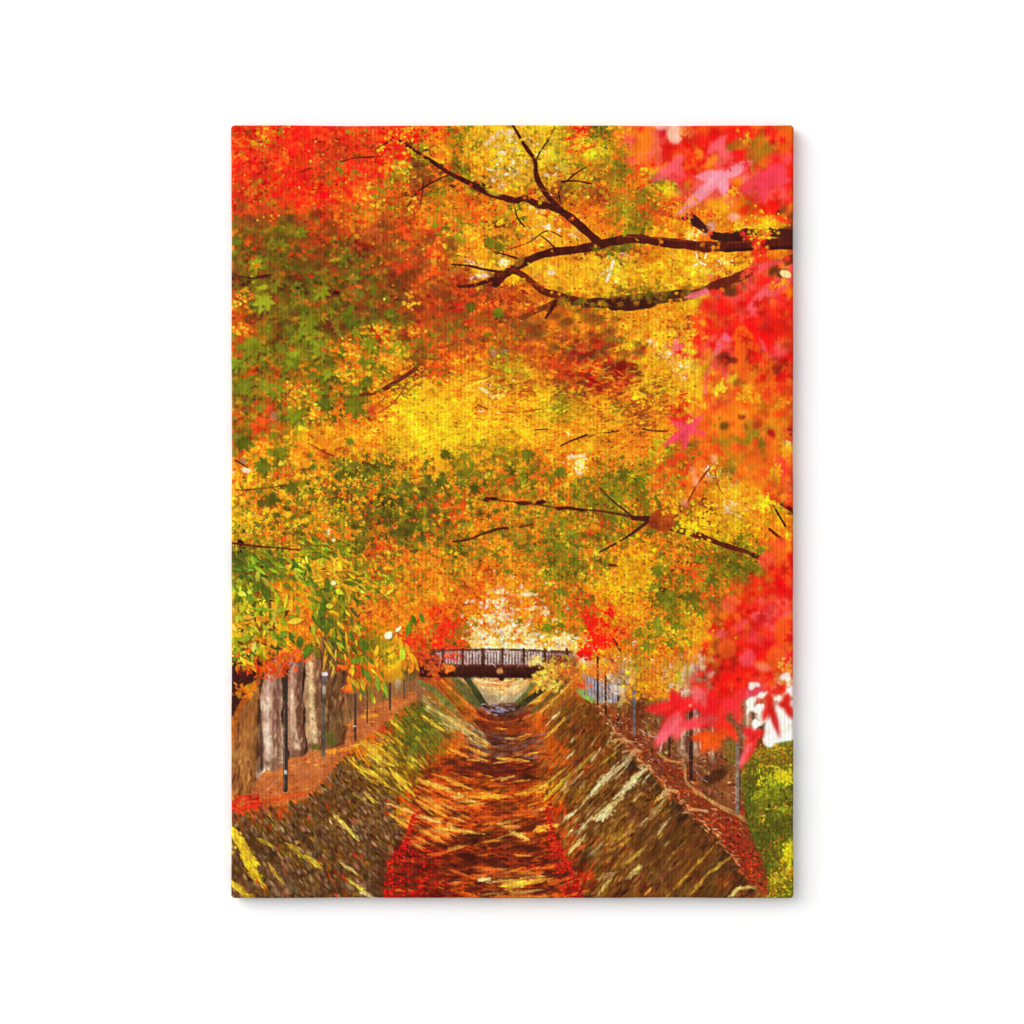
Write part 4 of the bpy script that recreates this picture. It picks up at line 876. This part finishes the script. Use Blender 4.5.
hand(675, 470, [(652, 480), (646, 498)], 7, (250, 110, 22), .7); hand(682, 455, [(664, 462), (652, 474)], 9, (248, 72, 24), .75); hand(700, 462, [(690, 476), (684, 500)], 8, (250, 120, 24), .7)
hand(742, 332, [(760, 352), (740, 372), (736, 348)], 14, (250, 110, 20), .8); hand(775, 370, [(764, 392), (786, 366)], 10, (250, 116, 24), .8)
hand(730, 410, [(712, 432), (744, 440), (748, 400)], 16, (250, 128, 20), .7); hand(755, 458, [(735, 480), (770, 480)], 14, (250, 106, 20), .6); hand(784, 470, [(792, 498), (778, 455)], 12, (252, 60, 50), .7)
for x, y, rx, ry, a, c in [(675, 134, 8, 10, -20, (252, 210, 170)), (662, 126, 7, 4, 0, (252, 200, 180)), (686, 132, 6, 8, 0, (250, 150, 60)), (645, 142, 8, 13, 10, (252, 130, 20)), (709, 229, 5, 8, 35, (232, 190, 170)),
                           (734, 217, 6, 4, 10, (246, 170, 140)), (698, 156, 6, 6, 0, (250, 128, 30)), (786, 140, 10, 12, 0, (250, 104, 24)), (757, 616, 6, 4, 0, (250, 104, 104)), (741, 626, 10, 5, -25, (248, 72, 76)), (772, 628, 5, 3, 0, (250, 90, 100)),
                           (756, 637, 9, 6, 20, (248, 60, 66)), (748, 658, 8, 9, 0, (248, 80, 90)), (764, 667, 9, 4, 10, (250, 130, 90)), (727, 648, 9, 10, 0, (240, 96, 24)), (783, 632, 9, 14, 0, (250, 90, 20)), (730, 604, 9, 9, 0, (250, 90, 50)),
                           (725, 616, 6, 4, 0, (250, 130, 20)), (776, 655, 10, 8, -20, (250, 100, 24)), (768, 560, 10, 8, 0, (252, 84, 50)), (779, 545, 9, 8, 0, (250, 90, 30)), (722, 634, 7, 4, 0, (250, 100, 100)), (752, 692, 12, 6, -20, (236, 70, 90)), (790, 576, 6, 8, 0, (252, 84, 24))]:
    blob(x, y, rx, ry, a, c, 3, .85, F)
for x, y, r, c in [(725, 360, 7, (130, 34, 16)), (743, 416, 4, (120, 30, 14)), (778, 369, 6, (150, 30, 14)), (725, 425, 6, (120, 80, 20)), (772, 435, 4, (170, 24, 14)), (758, 426, 6, (180, 70, 20)), (730, 289, 9, (96, 44, 18)), (777, 273, 8, (100, 50, 18)),
                   (716, 658, 4, (150, 24, 14)), (703, 674, 3, (110, 18, 16)), (736, 145, 8, (170, 100, 20)), (748, 140, 5, (190, 140, 30)), (785, 232, 8, (110, 40, 14))]:
    for _ in range(6): blob(x + rng.normal(0, r * .4), y + rng.normal(0, r * .35), r * rng.uniform(.4, .8), r * rng.uniform(.3, .6), rng.uniform(-40, 40), vary(c, .14, 6), 1.6, .75, F)
for _ in range(150):
    y = rng.choice([rng.uniform(300, 345), rng.uniform(560, 700), rng.uniform(126, 170)], p=[.35, .5, .15]); x = rng.uniform(redline(y) + 4, 798)
    star(x, y, rng.uniform(5, 10), rng.uniform(40, 140), vary([(252, 24, 16), (250, 40, 18), (244, 60, 30), (214, 18, 14), (252, 90, 30)][rng.integers(0, 5)], .06, 8), 1.5, .8, rng.uniform(.7, 1), 5, 2.4, L=F)
for _ in range(120):
    y = rng.uniform(350, 500); x = rng.uniform(redline(y) + 4, 798)
    star(x, y, rng.uniform(5, 10), rng.uniform(40, 140), vary([(252, 104, 24), (250, 128, 26), (250, 70, 24), (252, 150, 30)][rng.integers(0, 4)], .06, 8), 1.6, .75, rng.uniform(.7, 1), 5, 2.3, L=F)
F.merge(BG, .8)
line([(726, 246.5), (747, 245.5), (755, 245)], 11, 11, (84, 27, 16), 1, .95); line([(766, 244.5), (784, 243.5), (798, 242)], 11, 13, (84, 27, 16), 1, .95)
line([(728, 243), (755, 241.5)], 2, 2, (140, 52, 28), 1, .5); line([(726, 250), (755, 249), (798, 247)], 3, 4, (50, 16, 14), 1.4, .6)
line([(712, 287), (724, 282), (737, 278), (750, 272)], 9, 8, (104, 34, 16), 1.6, .85); line([(786, 262), (798, 256)], 9, 9, (120, 44, 20), 2, .7)
line([(690, 216), (700, 225), (706, 230)], 8, 8, (62, 24, 18), 1.4, .9); line([(714, 236), (728, 238), (742, 236)], 8, 9, (62, 24, 18), 1.4, .9); line([(770, 232), (798, 236)], 9, 10, (74, 26, 18), 1.8, .8)
for _ in range(40): star(rng.uniform(755, 768), rng.uniform(236, 262), rng.uniform(2.5, 5), rng.uniform(0, 180), vary((250, 36, 20), .07, 12), 1.4, .7)
for x, y, r in [(750, 272, 7), (744, 277, 6), (756, 266, 7), (690, 213, 5), (686, 216, 4), (711, 231, 6), (708, 234, 5), (744, 234, 6), (748, 239, 5), (768, 232, 6), (783, 264, 7), (788, 258, 5), (713, 291, 6), (721, 289, 5), (756, 247, 6)]:
    for q in range(2): star(x + rng.normal(0, 1.5), y + rng.normal(0, 1.5), r * rng.uniform(.7, 1.1), rng.uniform(0, 180), vary([(250, 44, 24), (250, 110, 30), (252, 80, 60)][rng.integers(0, 3)], .07, 10), 1.4, .9, .8, 6, 2)
# in-focus yellow leaves showing between the red
for cx, cy, r, n, c in [(721, 387, 6, 34, (252, 206, 40)), (745, 397, 8, 34, (252, 186, 32)), (765, 226, 16, 80, (252, 200, 24)), (740, 226, 7, 24, (250, 196, 30)), (735, 192, 6, 16, (252, 180, 24)), (747, 140, 8, 18, (232, 160, 30)), (645, 170, 4, 12, (244, 214, 24)),
                        (668, 188, 8, 34, (226, 200, 24)), (690, 208, 16, 50, (250, 160, 24)), (720, 210, 16, 40, (250, 170, 24)), (780, 404, 9, 22, (250, 160, 24)), (788, 443, 4, 14, (252, 230, 110)), (766, 503, 9, 36, (230, 220, 30)), (778, 470, 6, 16, (252, 150, 24)), (690, 421, 3, 8, (252, 200, 22)),
                        (725, 497, 14, 50, (252, 200, 28)), (672, 506, 12, 40, (252, 196, 24)), (745, 500, 14, 40, (250, 180, 24)), (773, 287, 8, 16, (250, 130, 20)), (785, 280, 7, 14, (250, 150, 30)), (785, 664, 8, 26, (252, 170, 70)), (705, 625, 8, 30, (250, 186, 26))]:
    for _ in range(n):
        x, y = cx + rng.normal(0, r * .5), cy + rng.normal(0, r * .45)
        star(x, y, rng.uniform(1.6, 3.4), rng.uniform(0, 180), vary(c, .08, 14), .7, .9)
blob(786, 274, 6, 3.6, 20, (252, 232, 150), 1.2); leaf(779, 469, 8, 2, -65, (252, 170, 30), .9)
for k in range(7): leaf(766 + 6 * math.cos(k), 503 + 5 * math.sin(k), 5, 1.4, math.degrees(k), (236, 224, 30), .8, .9)
for p in [[(696, 253), (698, 257)], [(700, 262), (706, 265)], [(707, 254), (705, 258)], [(694, 266), (698, 264)], [(614, 261), (612, 267)], [(611, 272), (607, 281)]]:
    line(p, 1.5 if p[0][0] > 650 else 2.6, 1.3 if p[0][0] > 650 else 3.4, (255, 246, 200), .8, .95)
for x, y, rx, ry in [(714.5, 459, 3.4, 4), (696, 481, 3, 6), (693, 470, 3, 4), (685, 503, 3.4, 4)]: blob(x, y, rx, ry, -15, (252, 170, 120), 3, .8)
for x, y in [(727, 507), (733, 503), (730, 512), (739, 516)]: leaf(x, y, 5, 1, rng.uniform(10, 60), (255, 238, 170), .7, .9)
for x, y, r in [(672, 456, 6), (665, 462, 5), (700, 452, 5), (728, 452, 5), (723, 470, 5), (752, 466, 5), (720, 418, 4), (755, 432, 5), (665, 475, 6), (706, 490, 6), (696, 500, 5), (715, 425, 4)]:
    star(x, y, r, 90, vary((134, 134, 22), .1, 6), 1.1, .8, .8)

# hanging red leaves against the white gap
T = Layer()
poly([(770, 716), (780, 700), (800, 700), (800, 738), (781, 742), (768, 745), (763, 740), (765, 725)], (255, 253, 250), .98, 1.6, T)
for x, y, rx, ry, a in [(754, 686, 4, 3.6, 0), (763, 695, 5, 3, -40), (778, 698, 3.6, 4, 0), (791, 692, 4, 6, -30), (752, 706, 4.4, 9, 10), (761, 711, 5, 5, 0), (782, 712, 4, 8, 5), (757, 724, 5, 6, 0), (784, 676, 6, 4, -20), (770, 710, 3, 4, 0), (762, 718, 6, 6, 0), (757, 733, 3, 5, 0), (786, 728, 8, 9, 0), (771, 735, 6, 8, 0)]:
    for _ in range(6): blob(x + rng.normal(0, rx * .45), y + rng.normal(0, ry * .45), rx * rng.uniform(.35, .75), ry * rng.uniform(.35, .75), a + rng.normal(0, 30), (255, 250, 232), 1.6, .9, T)
T.merge(BG, .5)
T = Layer()
def hand2(cx, cy, tips, w, col, al=.95):
    for tx, ty in tips:
        a = math.degrees(math.atan2(ty - cy, tx - cx)); l = math.hypot(tx - cx, ty - cy)
        leaf(cx + (tx - cx) * .45, cy + (ty - cy) * .45, l * .6, w * .5, a, vary(col, .04, 6), 2.2, al, T)
        for _ in range(5):
            f = rng.uniform(.1, .8)
            leaf(cx + (tx - cx) * f + rng.normal(0, w * .14), cy + (ty - cy) * f + rng.normal(0, w * .14), l * .2, w * .13, a, vary(col, .1, 26), 2, .5, T)
hand2(770, 703, [(763, 722), (780, 737), (770, 692)], 8, (226, 26, 20)); hand2(787, 704, [(793, 719), (788, 692), (778, 704)], 9, (214, 24, 18))
hand2(680, 708, [(645, 709), (656, 747), (676, 741), (700, 700), (672, 690)], 15, (250, 30, 34)); hand2(678, 715, [(656, 747), (676, 740)], 13, (250, 92, 100))
hand2(716, 712, [(696, 705), (700, 728), (724, 736), (735, 700), (712, 690)], 17, (250, 34, 34)); hand2(716, 736, [(700, 752), (690, 738), (730, 730), (715, 752)], 13, (252, 86, 22))
hand2(756, 736, [(764, 730), (740, 769), (744, 748), (742, 728)], 11, (246, 40, 34)); hand2(746, 752, [(740, 768), (752, 742)], 7, (248, 96, 100)); hand2(735, 700, [(740, 725), (720, 712), (745, 690)], 13, (248, 50, 46))
hand2(701, 690, [(694, 704), (706, 708), (690, 688)], 8, (248, 90, 100)); hand2(705, 720, [(680, 728), (720, 718)], 12, (250, 70, 74)); hand2(726, 722, [(738, 742), (715, 726)], 10, (250, 50, 30))
T.merge(BG, 1.35)
for x, y in [(686, 695), (690, 705), (668, 690)]: star(x, y, 3, 40, (246, 170, 120), .8, .8)

# ---- depth of field of the printed photograph: near crowns upper left are soft
dof = np.maximum.reduce([bump(285, 300, 150, 130), bump(400, 300, 90, 80), bump(540, 365, 90, 45) * .6, bump(500, 520, 160, 50) * .4, bump(280, 430, 80, 60) * .8])[..., None]
BG.c[:] = BG.c * (1 - .42 * dof) + gauss(BG.c, 1.6) * .42 * dof
# a few crisp small leaves in front of the softer ones
for _ in range(240):
    x, y = rnd((232, 128, 430, 300))
    if rng.random() < (y - 120) / 260: continue
    blob(x, y, rng.uniform(.8, 2), rng.uniform(.6, 1.3), rng.uniform(-50, 50), vary([(252, 150, 30), (252, 200, 50), (250, 90, 22), (250, 24, 16), (150, 30, 14)][rng.integers(0, 5)], .08, 10), .8, .85)
for cx, cy, r, n in [(352, 350, 14, 50), (378, 330, 9, 26), (414, 333, 8, 22), (388, 360, 12, 30), (345, 372, 10, 26), (300, 395, 16, 40), (315, 412, 9, 24), (386, 345, 6, 10), (240, 300, 12, 30), (240, 330, 8, 26), (412, 302, 10, 22), (370, 203, 10, 24), (405, 145, 12, 12), (400, 165, 10, 24), (412, 205, 8, 14)]:
    for _ in range(n):
        blob(cx + rng.normal(0, r * .55), cy + rng.normal(0, r * .4), rng.uniform(1, 2.6), rng.uniform(.8, 1.7), rng.uniform(-50, 50), vary([(254, 176, 30), (254, 206, 44), (250, 120, 24)][rng.integers(0, 3)], .08, 12), .9, .9)

# ---- fine grain of the photograph itself, then ink on the weave ----------
IMG = BG.c
n1 = rng.normal(0, 1, (H, W, 1)); n2 = gauss(rng.normal(0, 1, (H, W, 1)), 1.4) * 4
n3 = gauss(rng.normal(0, 1, (H, W, 1)), 2.6) * 12; n4 = gauss(rng.normal(0, 1, (H // 4 + 1, W // 4 + 1, 1)), 1.6) * 8
n4 = np.repeat(np.repeat(n4, 4, 0), 4, 1)[:H, :W]; n4 = gauss(n4, 1.5)
soft_ = 1 - .6 * np.clip((gxx - redline(gyy)) / 20, 0, 1)[..., None]
IMG = gauss(IMG, .33)
mod = np.exp((.028 * n1 + .03 * n2 + .03 * np.clip(n3, -2.5, 2.5)) * soft_ + .035 * np.clip(n4, -2.5, 2.5))
# dark sides of the leaves turn browner, bright sides yellower
IMG[..., 0:1] *= mod ** .7; IMG[..., 1:2] *= mod ** 1.15; IMG[..., 2:3] *= mod ** 1.2
sharp = IMG - gauss(IMG, 1.3)
IMG += .45 * sharp
IMG[..., 1] *= 1 - .055 * np.clip((700 - gyy) / 40, 0, 1) + .10 * bump(490, 415, 150, 48) + .07 * bump(660, 280, 90, 45) + .07 * bump(510, 632, 70, 34)
IMG[..., 0] *= 1 + .03 * bump(490, 415, 150, 48)
IMG = np.clip(IMG, 3, 253)

# ==========================================================================
#                               the real scene
# ==========================================================================
sc = bpy.context.scene
PXM = 0.001                                  # one picture pixel is a millimetre
def wx(x): return (x - 512) * PXM
def wz(y): return (512 - y) * PXM

DEPTH = 0.0185
E_FRONT = 1.33                               # light falling on the print relative to white
lin = IMG / 255.0
lin = np.where(lin <= .04045, lin / 12.92, ((lin + .055) / 1.055) ** 2.4)
lin = np.clip(lin / E_FRONT, 0, .9)

L_, R_, T_, B_ = 231.0, 793.7, 125.1, 898.3     # outline of the stretched canvas
nx, nz = int((R_ - L_) * S), int((B_ - T_) * S)
u = np.linspace(L_, R_, nx + 1); v = np.linspace(T_, B_, nz + 1)
# denser rings at the rolled edge
rE = 3.6
UU, VV = np.meshgrid(u, v)

def sample(px_, py_):
    a = np.clip(((px_ - X0) * S).round().astype(int), 0, W - 1); b = np.clip(((py_ - Y0) * S).round().astype(int), 0, H - 1)
    return lin[b, a]

col = sample(UU, VV)
cx_, cy_ = (L_ + R_) / 2, (T_ + B_) / 2
hx, hy = (R_ - L_) / 2 - rE, (B_ - T_) / 2 - rE
dx, dy = UU - cx_, VV - cy_
ex = np.maximum(np.abs(dx) - hx, 0) / rE; ey = np.maximum(np.abs(dy) - hy, 0) / rE
# square-to-round mapping in the four corners
mx, my = ex * np.sqrt(1 - ey ** 2 / 2), ey * np.sqrt(1 - ex ** 2 / 2)
rho = np.clip(np.sqrt(mx ** 2 + my ** 2), 0, 1)
PX = cx_ + np.sign(dx) * (np.minimum(np.abs(dx), hx) + mx * rE)
PY = cy_ + np.sign(dy) * (np.minimum(np.abs(dy), hy) + my * rE)
# cloth pulled over the bars sags in very slightly between the corners
edge_l = .55 * np.sin(np.pi * (PY - T_) / (B_ - T_)) + .22 * np.sin(PY / 31.0) + .12 * np.sin(PY / 11.7)
edge_t = .35 * np.sin(PX / 47.0) + .15 * np.sin(PX / 17.0)
wl = np.clip(1 - (PX - L_) / 60, 0, 1); wr = np.clip(1 - (R_ - PX) / 60, 0, 1); wt = np.clip(1 - (PY - T_) / 60, 0, 1); wb = np.clip(1 - (B_ - PY) / 60, 0, 1)
PX = PX + wl * edge_l * .8 - wr * edge_l * .7
PY = PY + wt * edge_t - wb * edge_t * .8
front = DEPTH - rE * PXM * (1 - np.sqrt(np.clip(1 - rho ** 2, 0, 1)))
co = np.stack([wx(PX), -front, wz(PY)], -1).reshape(-1, 3)
nvx = nx + 1
idx = np.arange((nx + 1) * (nz + 1)).reshape(nz + 1, nx + 1)
quads = np.stack([idx[:-1, :-1], idx[1:, :-1], idx[1:, 1:], idx[:-1, 1:]], -1).reshape(-1, 4)
fcol = col.reshape(-1, 3)


def make_mesh(name, co, quads, colr, mat, parent):
    me = bpy.data.meshes.new(name)
    me.vertices.add(len(co)); me.vertices.foreach_set('co', co.astype(np.float32).ravel())
    me.loops.add(quads.size); me.loops.foreach_set('vertex_index', quads.astype(np.int32).ravel())
    me.polygons.add(len(quads)); me.polygons.foreach_set('loop_start', np.arange(0, quads.size, 4, dtype=np.int32))
    me.polygons.foreach_set('use_smooth', np.ones(len(quads), bool))
    me.update(calc_edges=True)
    if colr is not None:
        at = me.color_attributes.new('ink', 'FLOAT_COLOR', 'POINT')
        rgba = np.ones((len(co), 4), np.float32); rgba[:, :3] = colr
        at.data.foreach_set('color', rgba.ravel())
    me.materials.append(mat)
    o = bpy.data.objects.new(name, me); sc.collection.objects.link(o)
    if parent: o.parent = parent
    return o


# ---- materials -----------------------------------------------------------
def print_material():
    m = bpy.data.materials.new('printed_canvas'); m.use_nodes = True
    nt = m.node_tree; nd = nt.nodes; lk = nt.links
    bs = nd['Principled BSDF']; bs.inputs['Roughness'].default_value = .72
    bs.inputs['Specular IOR Level'].default_value = .04
    at = nd.new('ShaderNodeAttribute'); at.attribute_name = 'ink'
    tc = nd.new('ShaderNodeTexCoord')
    def wave(axis, pitch, dist):
        mp = nd.new('ShaderNodeMapping'); lk.new(tc.outputs['Object'], mp.inputs['Vector'])
        w = nd.new('ShaderNodeTexWave'); w.wave_type = 'BANDS'; w.bands_direction = axis; w.wave_profile = 'SIN'
        w.inputs['Scale'].default_value = 2 * math.pi / pitch / 20.0
        w.inputs['Distortion'].default_value = dist; w.inputs['Detail'].default_value = 2
        w.inputs['Detail Scale'].default_value = 1.2
        lk.new(mp.outputs['Vector'], w.inputs['Vector']); return w
    wv, wh = wave('X', .0039, .9), wave('Z', .0030, .8)
    nz_ = nd.new('ShaderNodeTexNoise'); nz_.inputs['Scale'].default_value = 22; nz_.inputs['Detail'].default_value = 2
    lk.new(tc.outputs['Object'], nz_.inputs['Vector'])
    # ribs show more in some places than in others
    rib = nd.new('ShaderNodeMath'); rib.operation = 'MULTIPLY'; lk.new(wv.outputs['Fac'], rib.inputs[0]); lk.new(nz_.outputs['Fac'], rib.inputs[1])
    hz = nd.new('ShaderNodeMath'); hz.operation = 'MULTIPLY_ADD'; lk.new(wh.outputs['Fac'], hz.inputs[0]); hz.inputs[1].default_value = .05; lk.new(rib.outputs[0], hz.inputs[2])
    bp = nd.new('ShaderNodeBump'); bp.inputs['Strength'].default_value = 1.0; bp.inputs['Distance'].default_value = .00022
    lk.new(hz.outputs[0], bp.inputs['Height']); lk.new(bp.outputs['Normal'], bs.inputs['Normal'])
    # ink colour follows weave height: lighter on thread tops, darker between
    mr = nd.new('ShaderNodeMapRange'); mr.inputs['From Max'].default_value = .8
    mr.inputs['To Min'].default_value = .87; mr.inputs['To Max'].default_value = 1.13
    lk.new(hz.outputs[0], mr.inputs['Value'])
    vm = nd.new('ShaderNodeVectorMath'); vm.operation = 'SCALE'
    lk.new(at.outputs['Color'], vm.inputs[0]); lk.new(mr.outputs['Result'], vm.inputs['Scale'])
    lk.new(vm.outputs['Vector'], bs.inputs['Base Color'])
    return m


def wall_material():
    m = bpy.data.materials.new('white_wall'); m.use_nodes = True
    nt = m.node_tree; nd = nt.nodes; lk = nt.links
    bs = nd['Principled BSDF']; bs.inputs['Roughness'].default_value = .9; bs.inputs['Specular IOR Level'].default_value = .1
    tc = nd.new('ShaderNodeTexCoord'); nz_ = nd.new('ShaderNodeTexNoise'); nz_.inputs['Scale'].default_value = 140; nz_.inputs['Detail'].default_value = 4
    lk.new(tc.outputs['Object'], nz_.inputs['Vector'])
    cr = nd.new('ShaderNodeMapRange'); cr.inputs['To Min'].default_value = .80; cr.inputs['To Max'].default_value = .82
    lk.new(nz_.outputs['Fac'], cr.inputs['Value'])
    cb = nd.new('ShaderNodeCombineColor')
    for k in range(3): lk.new(cr.outputs['Result'], cb.inputs[k])
    lk.new(cb.outputs['Color'], bs.inputs['Base Color'])
    return m


PM, WM = print_material(), wall_material()
# wall
me = bpy.data.meshes.new('wall')
hw = 9.0
me.from_pydata([(-hw, 0, -hw), (hw, 0, -hw), (hw, 0, hw), (-hw, 0, hw), (-hw, .1, -hw), (hw, .1, -hw), (hw, .1, hw), (-hw, .1, hw)], [],
               [(0, 1, 2, 3), (5, 4, 7, 6), (0, 4, 5, 1), (3, 2, 6, 7), (0, 3, 7, 4), (1, 5, 6, 2)])
me.materials.append(WM)
wall = bpy.data.objects.new('wall', me); sc.collection.objects.link(wall); wall['kind'] = 'structure'

root = bpy.data.objects.new('canvas_print', None); sc.collection.objects.link(root)
root.location = (0, 0, 0); root.empty_display_size = .1
root['label'] = 'portrait canvas print of red and golden autumn maples over a stone canal, on white wall'
root['category'] = 'canvas print'
make_mesh('printed_front', co, quads, fcol, PM, root)

# the cloth turned over the bars: a strip right round, the picture mirrored on it
loop = np.concatenate([idx[0, :-1], idx[:-1, -1], idx[-1, :0:-1], idx[:0:-1, 0]])
P = co[loop]; NL = len(loop)
ctr = np.array([(wx(cx_)), 0, wz(cy_)])
flatu, flatv = UU.ravel()[loop], VV.ravel()[loop]
rings, cols = [], []
NR_ = 14
for k in range(NR_ + 1):
    t = k / NR_
    q = P.copy(); q[:, 1] = -(DEPTH - rE * PXM) * (1 - t) - .0004 * t
    inset = .0006 * t
    q[:, 0] -= np.sign(q[:, 0] - ctr[0]) * inset * (np.abs(q[:, 0] - ctr[0]) > hx * PXM)
    q[:, 2] -= np.sign(q[:, 2] - ctr[2]) * inset * (np.abs(q[:, 2] - ctr[2]) > hy * PXM)
    rings.append(q)
    dpx = t * (DEPTH / PXM)
    su = np.where(flatu <= L_ + .01, L_ + dpx, np.where(flatu >= R_ - .01, R_ - dpx, flatu))
    sv = np.where(flatv <= T_ + .01, T_ + dpx, np.where(flatv >= B_ - .01, B_ - dpx, flatv))
    cols.append(sample(su, sv))
sco = np.concatenate(rings); scol = np.concatenate(cols)
a = np.arange(NL); b = (a + 1) % NL
sq = np.concatenate([np.stack([a + k * NL, b + k * NL, b + (k + 1) * NL, a + (k + 1) * NL], -1) for k in range(NR_)])
make_mesh('wrapped_side', sco, sq, scol, PM, root)

# ---- light: a big soft box up and to the left, white studio fill ---------
w = bpy.data.worlds.new('World'); sc.world = w; w.use_nodes = True
bg = w.node_tree.nodes['Background']; bg.inputs['Color'].default_value = (1, 1, 1, 1); bg.inputs['Strength'].default_value = .82

def area(name, loc, target, size, power):
    from mathutils import Vector
    l = bpy.data.lights.new(name, 'AREA'); l.shape = 'RECTANGLE'; l.size, l.size_y = size; l.energy = power; l.color = (1, 1, 1)
    o = bpy.data.objects.new(name, l); sc.collection.objects.link(o)
    o.location = loc; o.rotation_euler = (Vector(target) - Vector(loc)).to_track_quat('-Z', 'Y').to_euler()
    return o
area('softbox_lamp', (-6.4, -6.4, 4.0), (0, 0, 0), (10.5, 7.5), 1060)

# ---- camera --------------------------------------------------------------
cam = bpy.data.cameras.new('camera'); co_ = bpy.data.objects.new('camera', cam); sc.collection.objects.link(co_)
DIST = 3.0
cam.sensor_width = 36; cam.lens = 36 * DIST / (1024 * PXM)
co_.location = (0, -(DIST + DEPTH), 0); co_.rotation_euler = (math.pi / 2, 0, 0)
cam.clip_end = 100; sc.camera = co_
sc.render.resolution_x = sc.render.resolution_y = 1024
vs = sc.view_settings
vs.view_transform = 'Standard'; vs.look = 'None'; vs.exposure = 0; vs.gamma = 1; vs.use_curve_mapping = False
